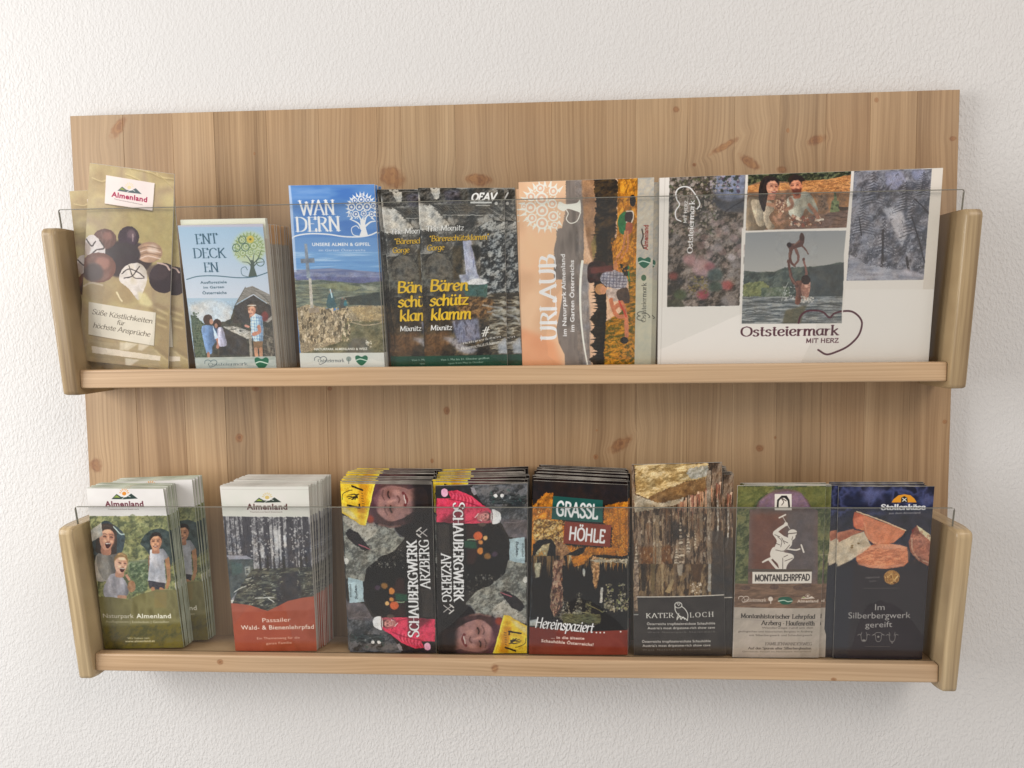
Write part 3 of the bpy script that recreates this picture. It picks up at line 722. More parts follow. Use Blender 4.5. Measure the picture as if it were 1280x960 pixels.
def pic_region():
    p = Pic([(825,222.5),(1180,210),(1162,451),(822.5,454.5)], 297, 210, 'dcd8d2', res=3.0, seed=61)
    # --- blossom picture
    p.v(820,205,8)
    A = [136,140,888,106,850,1190,124,1200]
    p.v(820,205,8); q = [136,136,890,106,832,1400,114,1440]
    p.poly([136,136,890,106,868,590,850,960,826,1402,112,1412], ['4c4640','6a6058','7d736c','3a3631','8c837c'], ns=90, octv=5, con=1.5)
    p.poly([600,120,888,110,880,340,760,390,620,350,560,250], ['6f7484','82889c','9094a4'], ns=80, soft=18)
    p.poly([560,330,700,370,880,330,870,480,700,470,560,400], ['4c4c50','5a5a60'], ns=60, soft=14)
    p.line([690,470,760,420,870,360], 12, '38363a'); 
    spots(p,140,140,600,700,420,5,20,['9d938a','4c4a38','3a3c30','766c60','b0a69e','555a40'],21,al=.75)
    spots(p,480,140,720,260,90,5,16,['a49aa0','3c3a3c','5a5a48'],22,al=.8)
    spots(p,640,110,820,270,60,6,20,['3a3c34','4a4a3c','a89ca8','5a4c5c'],23,al=.85)
    spots(p,300,560,870,1000,90,12,44,['a3938e','b8aaa6','85706c','5a5450','96827e'],24,al=.6,soft=7)
    p.v(820,300,6)
    for x,y,r,c in ((250,140,50,'a88484'),(350,200,80,'a88c8c'),(400,190,40,'8c5c5c'),(130,260,36,'8a4c44'),(530,330,44,'a05450'),(350,400,44,'8c4048'),(540,440,60,'8c8480'),(440,250,60,'4c5854'),(180,400,50,'4f5a40'),(440,340,50,'3c4c44'),(560,120,30,'a49c9c'),(600,180,30,'9a908c'),(460,50,40,'8d8584')):
        p.ell(x,y,r,r*.8,c,soft=14,al=.85)
    spots(p,240,260,380,400,60,4,12,['a08a5a','8c7c4c','6c6440'],25,al=.7)
    p.poly([84,440,180,430,220,492,84,492],['3c3e30','46483a'],ns=30,soft=8,al=.8)
    p.poly([78,492,640,480,640,700,78,700],'dcd8d2')
    p.v(820,205,8)
    p.photo([136,136,890,106,832,1400,114,1440], 14, .4, 6, 1)
    p.line([250,566,205,540,196,470,236,402,208,350,200,290,225,245,280,225,340,240,390,300,430,370,434,410,410,444], 12, 'eae8e4')
    p.text('Oststeiermark', 362,884,385,358, 50, 'e8e6e2', 'serif', thick=14, thin=6); p.text('MIT HERZ', 304,584,318,362, 28, 'e8e6e2', 'block', thick=15, thin=13)
    p.v(820,300,6); p.poly([70,496,640,484,640,560,70,560], 'dcd8d2'); p.v(820,205,8)
    # --- couple at the table
    p.v(920,205,8.533)
    p.poly([122,112,1225,76,1185,668,98,700], ['8a6a52','a07c5e','6f5a48'], ns=70, octv=4)
    p.poly([122,110,1225,75,1222,120,980,160,700,175,560,190,300,170,120,230], ['2e3224','454a34','262a1e','6c7050'], ns=30, octv=4, con=1.6)
    p.poly([120,230,300,200,560,200,700,180,980,160,1224,110,1210,300,800,300,560,270,120,300], ['c08a56','d39c66','a5734a','b88050'], ns=(40,14), octv=3, con=1.5)
    rs = np.random.RandomState(9)
    for k in range(90): 
        x = 700+rs.rand()*500; y = 170+rs.rand()*130; p.line([x,y,x+16+rs.rand()*20,y-3+rs.rand()*6], 5, '6d4a30', False, al=.7)
    p.poly([790,300,1205,290,1200,470,1000,480,820,440], ['a87c58','94704f','7c5e46'], ns=40)
    p.poly([830,330,960,330,980,480,880,490], ['6e5848','8e7460','5a4a3c'], ns=24, rough=8)
    p.poly([1040,300,1060,300,1068,380,1090,400,1085,575,1000,560,1010,400,1036,370], ['6d7450','808860','4c5238'], ns=30, smooth=True)
    p.poly([1080,450,1200,450,1196,490,1100,490],'4a3c32')
    p.poly([860,530,1200,480,1185,668,500,690,600,600], ['6c564c','7f685c','5a483e'], ns=(80,10))
    p.poly([120,340,260,340,300,690,100,700], ['6e5c48','7d6a54'], ns=40)
    p.cloth([120,380,200,355,290,370,320,520,300,690,110,700], '8a7a66')
    p.cloth([150,400,210,370,270,420,305,600,270,655,220,640,180,520], 'c2b39c', seed=2)
    p.cloth([300,390,370,400,400,470,345,560,405,665,330,685,285,560], 'c0b09a', seed=4)
    p.poly([250,210,290,140,360,125,420,170,400,240,340,290,320,380,292,505,245,400,235,290], ['1e1816','3a2c28','2a201d'], ns=(14,60), smooth=True)
    p.head(378,245,92,.1,'d09a80','2a201e',turn=.9,smile=1)
    p.line([330,420,420,440,480,470,450,560], 40, 'b0866c', soft=2); p.line([400,560,440,620,500,600], 30, 'b48a70', soft=2); p.line([420,400,470,380,510,330], 30, 'a87c64', soft=2)
    p.poly([430,360,520,380,530,480,470,520,410,470], ['7c5846','b08a70','d2b89c','5c4034'], ns=16, octv=4, rough=6)
    p.cloth([545,360,620,320,720,290,790,330,865,480,810,530,730,470,690,560,575,550,540,440], 'a6a496', seed=6)
    p.head(632,235,88,-.08,'cc8a6c','2e211e',turn=-.6,smile=1,beard='5c3228')
    p.poly([550,175,570,130,630,108,705,135,722,180,640,168], '33241f', smooth=True)
    p.line([770,430,830,500,868,565], 38, '9a6e56', soft=2); p.line([570,360,590,440,520,480], 36, '9c745e', soft=2)
    spots(p,560,540,900,650,70,7,22,['c4a890','a87c64','8c5444','d8c8b4','6e4c3c'],31)
    spots(p,420,360,540,520,26,6,14,['d0b8a0','7c5848'],32)
    p.line([860,590,920,580], 22, 'd0c4b4')
    p.photo([122,112,1225,76,1185,668,98,700], 14, .4, 6, 1)
    # --- lake picture
    p.v(915,280,5.647)
    p.poly([92,50,806,40,772,690,62,694], ['989a98','a2a3a0'], ns=300)
    p.grad([92,50,806,40,796,300,80,330], '8f9294', 'a9a8a4', (400,40), (400,330))
    p.poly([80,320,200,330,290,326,370,296,520,292,680,280,740,262,796,262,780,500,70,505], ['4c5450','5e6660','434a47','6a7066'], ns=40, octv=4, rough=5)
    p.poly([540,300,790,268,776,498,540,498], ['4a4e4e','565a5a'], ns=60, soft=4)
    p.poly([76,410,200,390,260,430,240,500,72,500], ['7c8058','5f6648','8f9268'], ns=22, octv=4, rough=6)
    p.poly([200,440,400,430,400,500,200,500], ['4c5648','687260','80847a'], ns=22, octv=4)
    p.poly([68,504,780,498,772,690,62,692], ['6d706e','85888a','5e6262','9a9c98'], ns=(90,9), octv=4, con=1.6)
    for x0,y0,x1 in ((90,600,160),(90,632,330),(350,548,480),(600,560,760),(120,540,330)): p.line([x0,y0,(x0+x1)/2,y0-6,x1,y0+4], 8, '4c5050', al=.8)
    p.poly([370,600,520,560,480,690,350,690], ['5d5a4c','6f6c5c'], ns=(40,12), soft=8)
    sk = '64463f'; hl = 'a07c6c'
    p.cloth([436,405,470,388,498,396,488,470,474,548,440,548,446,470], '75544a')
    p.poly([486,410,545,398,540,470,528,520,492,512], ['ae8a7c','8c685c','c4a090'], ns=24, smooth=True)
    p.line([452,425,418,380,402,320,392,262], 27, sk, w1=17); p.line([508,392,518,330,498,242], 22, '86625a', w1=12); p.line([446,418,412,370,398,320], 8, hl, al=.7, soft=2)
    p.ell(514,384,32,34,'3a2e2c'); p.ell(392,256,12,14,sk); p.ell(498,240,9,12,sk)
    p.poly([380,140,400,126,440,128,470,96,486,58,502,72,505,110,485,150,450,160,420,172,395,165], '5e443e', smooth=True); p.line([430,140,470,112], 10, hl, al=.6, soft=3)
    p.ell(398,138,17,17,'34282a'); p.line([480,140,510,168,532,204], 13, sk, w1=8); p.poly([470,100,482,56,505,80,500,110],'4c3834',smooth=True)
    p.line([412,165,402,220,412,262,436,286], 26, sk, w1=14); p.line([444,170,462,225,452,262,428,284], 20, '785850', w1=12)
    p.line([400,190,398,225], 7, hl, al=.6, soft=2)
    spots(p,350,420,440,530,50,2,6,['c8c8c4','b8bab8'],35); spots(p,480,500,570,540,40,3,8,['d0ccc4','b8b4ac'],36)
    p.line([390,400,360,470,345,530], 5, 'b4b8b6', al=.8)
    p.photo([68,320,800,320,772,690,62,692], 5, .3, 4, .6); p.photo([300,50,600,50,600,330,300,330], 5, .12, 4, .5)
    br = '56303a'
    p.line([465,688,480,640,520,606,590,600,640,612,685,650,720,620,790,604,850,610,900,650,916,700,890,780,820,850,740,890,665,910,605,878], 13, br)
    p.text('Oststeiermark', 56,782,750,772, 68, br, 'serif', thick=14, thin=6); p.text('MIT HERZ', 518,828,752,826, 30, br, 'block', thick=16, thin=14, gap=8)
    # --- snow picture
    p.v(1040,200,6)
    p.poly([162,80,754,66,690,888,104,894], ['5e5e66','77777f','8a8a92','4a4a50'], ns=60, octv=5, con=1.4)
    p.poly([400,90,520,80,560,150,470,230,400,180], ['82849a','9294a8'], ns=60, soft=12); p.poly([600,80,700,70,690,150,610,140],'83869c',soft=12)
    p.poly([370,360,470,340,540,400,560,560,520,640,480,560,430,450], ['a8a6ac','b8b6ba'], ns=60, soft=12)
    spots(p,130,100,740,800,900,4,17,['3e3e44','5a5a60','9c9ca2','b0b0b4','707078','4a4a50'],41,al=.55,asp=.3)
    for x,y,L,sp in ((310,90,220,1),(560,160,200,1),(230,330,200,1),(390,430,250,.8),(610,300,240,1),(690,90,160,1)):
        for k in range(11):
            t = k/10; w = (20+90*t)*sp; yy = y+L*t
            p.line([x,yy,x-w*.5,yy+14,x-w,yy+6+30*t], 9, '44444a', w1=3, al=.8); p.line([x,yy,x+w*.5,yy+14,x+w,yy+6+30*t], 9, '4a4a52', w1=3, al=.8)
            p.line([x-w*.2,yy-3,x-w*.9,yy+14*t], 5, 'a8a8b0', w1=2, al=.7)
    for q,w in (([600,420,650,580,700,760],12),([380,520,376,680,368,810],18),([620,290,700,360,735,400],12),([560,720,575,810],18),([200,430,215,560],8)): p.line(q, w, '38363a')
    spots(p,130,560,700,800,300,3,12,['b4b4ba','9a9aa2','55555c'],42,al=.6,asp=.5)
    p.poly([128,700,250,770,400,800,560,820,700,850,690,888,104,894], ['85858e','97979f','a5a5ac'], ns=(120,20), smooth=False, rough=6)
    p.poly([560,800,700,850,690,870,480,850], 'b0aab0', soft=8, al=.7)
    p.photo([162,80,754,66,690,888,104,894], 12, .35, 4, .8)
    p.poly([162,80,754,66,690,888,104,894], 'c4c2c8', al=.08)
    # white gutters between the pictures
    w = 'd9d4cd'
    p.v(920,205,8.533); p.poly([98,112,122,111,96,705,90,850,62,850,70,720], w); p.poly([95,704,1190,672,1188,686,92,724], w); p.poly([1228,74,1254,72,1206,700,1198,860,1172,860,1186,670], w)
    p.v(915,280,5.647); p.poly([66,20,84,40,64,694,50,700,50,565], w); p.poly([808,0,822,0,802,400,772,690,772,600], w)
    p.v(1040,200,6); p.poly([146,80,164,80,104,896,84,960,84,700], w); p.poly([80,896,700,888,700,960,80,960], w); p.poly([756,64,850,60,800,960,686,960], ['d9d2c8','cfc8be'], ns=200)
    p.v(820,205,8); p.poly([30,134,134,136,112,1420,10,1420], 'dcd7d0'); p.line([92,140,60,1500,48,1990], 5, 'b8b2aa', al=.7)
    return p

def pic_plain(top, body, ink):
    p = Pic([(0,0),(100,0),(100,168),(0,168)], 100, 168, body, seed=201)
    p.poly([0,0,100,0,100,168,0,168], [body, ink, body], ns=(60,40), con=.8); p.rect(-2,-2,102,22,top, soft=1)
    return p
def pic_naturpark():
    p = Pic([(107,611),(203,612),(229,808),(129,810)], 100, 210, 'd8d4ce', seed=71)
    p.v(100,590,8)
    p.poly([40,150,900,150,900,420,40,420], ['dad7d4','d2cecb'], ns=200)
    p.almen(248,334,385,'6a3540','34443f','d08a3a')
    F = ['6d7150','8c8f62','565c42','a5a374']
    p.poly([60,420,900,420,960,1400,60,1400], F, ns=60, octv=5, con=1.5)
    spots(p,250,430,880,980,260,8,30,['8f9266','5a6046','a9a87c','70764f','484e3a'],51,al=.55)
    p.poly([480,850,690,830,690,960,480,980], ['606a54','7c8670','99a08c'], ns=(60,14), soft=6, al=.8)
    # woman with hat
    p.poly([220,470,330,500,440,600,410,770,300,860,130,840,100,640], ['2c363a','46545a','38444a'], ns=40, smooth=True)
    p.cloth([150,800,260,770,370,790,350,1000,150,1040], '9a948c'); p.v(100,700,8); p.cloth([160,-90,300,-90,335,110,250,160,180,80], '8e8a84'); p.v(100,590,8)
    p.head(262,628,112,.08,'cf9f86','40342e',turn=.5,smile=2,long=True)
    p.poly([84,565,205,480,222,600,110,660], ['a8a59c','c9c5bb'], ns=40, octv=4)
    p.line([330,520,400,585,436,590], 12, 'b4c4c0')
    # girl
    p.poly([640,600,730,548,830,550,905,620,910,880,820,860,700,800,640,720,600,680], ['22302e','3c4a48','4c5856'], ns=40, smooth=True)
    p.v(100,700,8)
    p.line([860,-50,872,60,876,160,860,235], 44, 'a87e5c', w1=28); p.line([688,-80,678,60], 18, '8c6a54')
    p.cloth([690,-140,745,-152,825,-146,872,-70,832,-40,852,190,670,165,690,0], 'bcbcc2', seed=3, smooth=False)
    p.poly([676,160,848,190,832,262,690,240], ['34323a','4c4850'], ns=20); p.line([722,240,730,285], 36, 'a87e60'); p.line([802,246,832,275], 36, 'a87e60')
    p.v(100,590,8); p.head(750,668,78,.02,'c6977a','221a17',turn=-.2,smile=1)
    p.v(100,700,8)
    p.poly([490,-20,680,-10,668,260,520,300,480,180], ['45543e','6f7d5e','98a284','5a6a4c'], ns=26, octv=5, rough=6)
    # boy
    p.cloth([300,100,380,100,450,170,478,292,380,335,245,330,222,250,250,180], 'b9b6bd', seed=5)
    p.head(402,-2,92,.12,'deb49c','947852',turn=.8,smile=2)
    p.ell(510,220,42,60,['946c4e','b08a68'], ns=30, soft=3); p.line([380,325,445,328], 32, 'b48c74'); p.line([462,110,486,150], 26, 'b98e78')
    p.v(0,0,1); p.photo([90,643,240,641,250,760,90,760], 1.2, .30, .6, .1); p.v(100,700,8)
    # green field with text
    p.poly([160,330,300,330,480,355,600,300,760,255,960,260,1060,900,180,900], ['746e48','827c54','6a643e'], ns=(90,200), smooth=False)
    p.poly([180,640,1000,600,1060,900,200,900], ['5c5630','6c6436','4a4a26','6f6424'], ns=70, octv=4, al=.85, soft=20)
    p.poly([740,280,860,280,860,440,740,440], '8c7c50', soft=8, al=.7)
    p.text('Naturpark', 218,548,535,548, 46, 'd4cec0'); p.text('Almenland', 560,548,905,548, 48, 'e4ded0', bold=.02)
    p.text('Ausflugszielen', 245,598,480,598, 24, 'c0b99c'); p.text('| Entdecken | Genießen', 495,600,885,598, 24, 'c8c2a8')
    p.text('Wir haben zeit.', 470,774,700,770, 22, 'ccc6a4', bold=.01); p.text('www.almenland.at', 445,808,745,802, 24, 'd0caac', bold=.02)
    return p

def pic_forest():
    p = Pic([(274,609),(385,609),(395.6,815.6),(294,815)], 105, 215, 'cfccc4', seed=81)
    p.v(265,590,8)
    p.poly([40,130,1000,130,1000,480,40,480], ['d2cec8','cbcbc2'], ns=200)
    p.line([90,180,960,184], 4, 'b0aaa4', False, al=.7)
    p.almen(345,388,408,'5c3a38','39423a','c8b070')
    p.poly([90,460,980,470,1030,1300,140,1300], ['5a595d','8d8c8e','6e6c70','a9a7a8'], ns=(34,50), octv=5, con=1.8)
    p.poly([560,560,720,560,720,900,580,900], ['c0bfbf','9a9898'], ns=(30,30), soft=16, al=.8)
    rs = np.random.RandomState(6)
    for x,w,l,d in ((120,20,12,0),(170,16,30,0),(262,26,40,0),(340,90,8,0),(440,18,25,1),(535,60,10,0),(690,30,10,0),(775,76,6,0),(868,30,14,1),(930,60,6,0),(600,9,10,1),(650,8,6,1),(215,10,22,1),(835,8,4,1)):
        p.poly([x-w/2,460,x+w/2,465,x+w/2+l+26,1020,x-w/2+l+20,1020], ['46454a','514f55','3c3b40'], ns=(14,80))
    spots(p,380,470,740,1000,240,4,12,['d6d4d2','c4c2c0','5c5a5c'],61,al=.6); spots(p,780,480,960,1000,140,4,13,['cfcdcb','4a484a'],62,al=.6)
    spots(p,140,480,300,860,110,4,10,['a8a6aa','4c4a4e'],63,al=.6)
    p.poly([610,600,680,590,690,780,640,800], 'd0cfce', soft=10, al=.7); p.poly([480,780,520,780,525,880,490,880],'c8c6c4',soft=6,al=.8); p.poly([708,650,735,650,745,760,722,780],'d4d2d0',soft=5,al=.9)
    p.poly([130,858,340,858,410,890,420,900,180,905], ['8b8a93','9b9aa2'], ns=50)
    p.v(265,700,8)
    p.poly([140,20,410,10,420,200,250,330,160,460,150,200], ['4c5252','5c6262','43484a'], ns=60)
    p.poly([180,40,300,60,300,150,200,180], ['4a5a58','566664'], ns=40, soft=6)
    p.poly([320,90,380,84,385,160,335,180], '8f9290', soft=3); p.poly([334,104,358,100,362,150,340,156],'5c605e')
    p.poly([400,110,1000,90,1030,400,900,400,620,500,560,530,300,470,200,460,250,330], ['3d3d3c','55554e','6c6c60','484744'], ns=(60,20), octv=5, con=1.7)
    p.poly([690,160,860,130,900,320,860,410,650,480,640,300], ['3f3d40','484648'], ns=60, soft=14)
    spots(p,330,100,700,480,220,5,22,['a5a592','c2c1b0','4a4a42','7c7c6a'],64,al=.6,asp=.35,rot=-.3)
    spots(p,850,130,1010,370,60,5,20,['9a9a8c','b6b5a8','50504a'],65,al=.6,asp=.4)
    for q in ([215,345,270,310,340,280],[340,215,390,200],[430,400,620,392],[560,400,620,440]): p.line(q, 10, 'c0c0b8', al=.9)
    for x,w in ((470,14),(545,18),(610,10),(700,26),(875,22),(935,12)): p.poly([x,-20,x+w,-20,x+w+8,120,x+6,130], '3f3d3c')
    p.photo([100,-230,1100,-230,1100,600,100,600], 7, .34, 4, .6)
    p.poly([180,455,250,458,380,472,480,505,556,528,640,490,760,430,900,400,1050,384,1080,560,1000,600,500,600,180,560], ['a05a48','a8604c','9a5444'], ns=200)
    p.poly([180,540,1080,520,1110,960,200,960], ['9c503c','a3563f','94492f'], ns=200, soft=8)
    p.text('Passailer', 505,640,788,634, 46, 'e2d2c6'); p.text('Wald- & Bienenlehrpfad', 290,712,1015,708, 46, 'e6d6ca', bold=.01)
    p.text('Ein Themenweg für die', 450,808,875,802, 25, 'd8b8a6'); p.text('ganze Familie', 540,858,795,850, 25, 'd8b8a6')
    return p

def pic_mine():
    p = Pic([(544,608),(659,605),(658.5,818),(548,818)], 105, 215, '3c3a38', seed=91)
    # coordinates of the right-hand copy
    p.v(540,575,7.68)
    g = ['4f4e4b','66645f','3d3c3a','7c7a74']
    p.poly([0,200,1000,200,1000,2000,0,2000], ['26211f','35302c'], ns=100)
    p.poly([440,200,940,180,930,620,780,760,620,560,480,420,380,260], ['4a4a4b','5c5c5e','38393a','6c6b6c'], ns=70, octv=5, con=1.6)
    p.poly([540,330,900,340,890,430,560,430], ['232628','35393a','4f5454'], ns=(50,14), octv=4, rough=10)
    spots(p,560,280,900,420,60,6,20,['7e8284','26282a','5a5e60','3c5450'],70,al=.7,asp=.5)
    for x in (605,668): p.ell(x,345,18,17,'c8c8c6'); 
    p.poly([345,260,400,270,430,330,400,340], '8a868a'); p.poly([20,250,360,240,380,330,60,360],['26272a','3a3538'],ns=40)
    p.poly([640,560,930,580,920,760,740,740], ['5e585a','726a6c','4c4648'], ns=80, octv=4)
    p.line([690,600,800,600,900,570], 6, '8a8082', al=.7)
    # tunnel mouth
    p.poly([300,620,480,600,600,610,690,700,740,830,740,980,700,1090,620,1180,520,1240,400,1260,280,1240,290,900], '171412', smooth=False, soft=2)
    p.poly([480,600,620,605,700,700,740,830,738,960,600,960,520,800], '1d1917', soft=6)
    p.poly([320,620,480,600,500,760,400,1000,330,1000], '3a2220', soft=20, al=.8)
    p.poly([300,770,420,780,430,850,300,840], '27503a', soft=8); p.line([340,764,430,762], 12, '8ca080')
    p.ell(440,728,44,40,'c46238',soft=5); p.ell(512,746,22,22,'d8b078',soft=3); p.ell(462,788,26,22,'c88a4c',soft=3); p.ell(460,870,30,34,'d08a44',soft=4); p.ell(530,920,34,30,'8a6434',soft=6); p.ell(600,900,30,26,'4c3a48',soft=8)
    p.ell(480,610,40,30,'5c4c44',soft=4)
    # figure in the red jacket
    rd = ['c43a54','d84a66','b02e48']
    p.poly([150,300,240,290,380,350,480,430,560,480,570,600,300,610,40,600,40,370,180,370], rd, ns=40)
    rs = np.random.RandomState(4)
    for k in range(14): x=170+k*17; p.line([x,310+k*5,x+14,330+k*6,x+6,370+k*7], 7, 'e67a8c' if k%2 else '8e2038', al=.7, soft=1)
    p.line([160,380,300,400,460,450], 9, '7c2034', al=.8, soft=2); p.line([300,600,420,560,470,480], 8, '8e2440', al=.8)
    p.poly([430,520,530,490,560,600,440,590], ['b05a68','8c4450'], ns=24, smooth=True)
    for q in ([410,550,440,520,450,570],[430,530,470,580]): p.line(q, 10, 'd8c4c4')
    p.head(505,545,52,1.57,'c48c88','5c3a3a',smile=1)
    p.ell(118,318,34,38,'e0a8bc'); p.poly([20,270,90,280,80,350,20,350],'2c2a2c')
    p.poly([565,480,640,500,658,550,640,600,568,605], ['c9c8c6','e0dfdc'], ns=30, smooth=True); p.line([568,480,572,610], 8, '5c3038')
    # concrete and rubble
    p.poly([740,760,888,740,890,960,740,960], ['9fb2b8','b2c4c8'], ns=60)
    p.text('Stollen-', 806,780,800,925, 24, '3a4448', bold=.03); p.text('eingang', 862,800,858,930, 22, '5a666a', bold=.02)
    p.poly([60,620,160,620,170,900,60,900], ['4a4440','5c544e'], ns=(20,90))
    p.v(540,700,7.68)
    p.poly([730,0,905,20,905,620,640,520,420,600,320,420,420,300,560,240,700,120], ['6c6c66','86867e','585852','9a9a90'], ns=44, octv=5, con=1.5)
    p.poly([740,0,890,-20,890,30,800,20],'9fb2b8')
    p.poly([620,430,700,380,760,440,900,560,900,620,760,560,600,560,560,500], ['a9a69c','bdbab0','8c8980'], ns=30, octv=4, rough=6)
    spots(p,330,140,900,600,280,4,13,['8d8d84','a8a69c','4c4c48','5e5c56'],71,al=.6)
    p.ell(898,190,26,30,'c8c6be')
    p.poly([650,310,700,290,790,340,870,410,890,450,850,500,760,460,700,380], ['1e1a1c','2c2628'], ns=30, rough=5); p.line([655,310,760,350], 12, '9a5c64')
    p.poly([220,420,360,430,420,520,360,540,200,600,60,560,60,430], '232022', soft=4)
    p.line([330,420,400,480,420,540], 10, '6a6c70', al=.8, soft=2)
    # miner's face, lying on its side
    p.poly([150,600,330,540,470,520,600,560,640,700,600,915,250,915,120,760], ['3a2a2a','5a4040'], ns=80, soft=10)
    p.head(420,735,225,1.42,'a9827a','4c3430',turn=.35,smile=1)
    p.poly([200,560,660,520,640,915,200,915], '4c3438', soft=30, al=.2)
    p.poly([590,560,690,560,600,915,520,915,560,740], '5c3a44', soft=18, al=.7); p.ell(640,590,36,36,'a0442c',soft=10,al=.8)
    p.poly([60,560,240,540,230,915,60,915], '201a1a', soft=30, al=.9)
    p.line([360,535,440,520,560,545], 16, '7c5a54', soft=6, al=.8)
    # yellow helmet
    p.poly([690,530,740,540,910,640,910,915,582,915,600,840], ['d8b42a','e4c440','c8a020'], ns=60)
    p.poly([740,560,905,650,905,720,800,640], 'd8cc98', soft=16, al=.9); p.poly([690,640,760,640,720,900,640,900],'c08418',soft=14,al=.8)
    p.line([690,540,590,900], 12, 'f0d860', False, al=.8)
    p.line([735,690,850,712], 16, '241c10', False); p.line([740,690,738,720], 14, '241c10', False)
    p.line([700,850,800,882], 16, '241c10', False)
    p.line([900,760,880,820,800,850], 6, '3c3018')
    for k in range(9): an=k*.7; p.line([800+50*math.cos(an),785+24*math.sin(an),770+34*math.cos(an*2),790+26*math.sin(an*1.7)], 7, '2c2412')
    for k in range(6): p.line([690+k*2,700+k*24,712,704+k*24], 6, '4c3c14', False, al=.8)
    p.v(0,0,1); p.photo(None, 1.7, .3, .7, .12); p.v(540,700,7.68)
    # title, reading downward
    p.v(540,575,7.68)
    w = 'f0eeec'
    p.poly([60,620,310,400,310,1600,60,1600], '1c1816', al=.45, soft=16)
    p.text('SCHAUBERGWERK', 202,412,212,1362, 96, w, 'serif', shadow='14100e', thick=17, thin=6, small=.84)
    p.text('ARZBERG', 86,905,98,1372, 82, w, 'serif', shadow='14100e', thick=16, thin=6)
    p.line([110,1400,190,1460], 9, 'b8b4b0', False); p.line([110,1465,190,1400], 9, 'b8b4b0', False); p.line([170,1392,205,1420], 14, 'c8c4c0', False); p.line([165,1478,205,1445], 14, 'c8c4c0', False)
    return p

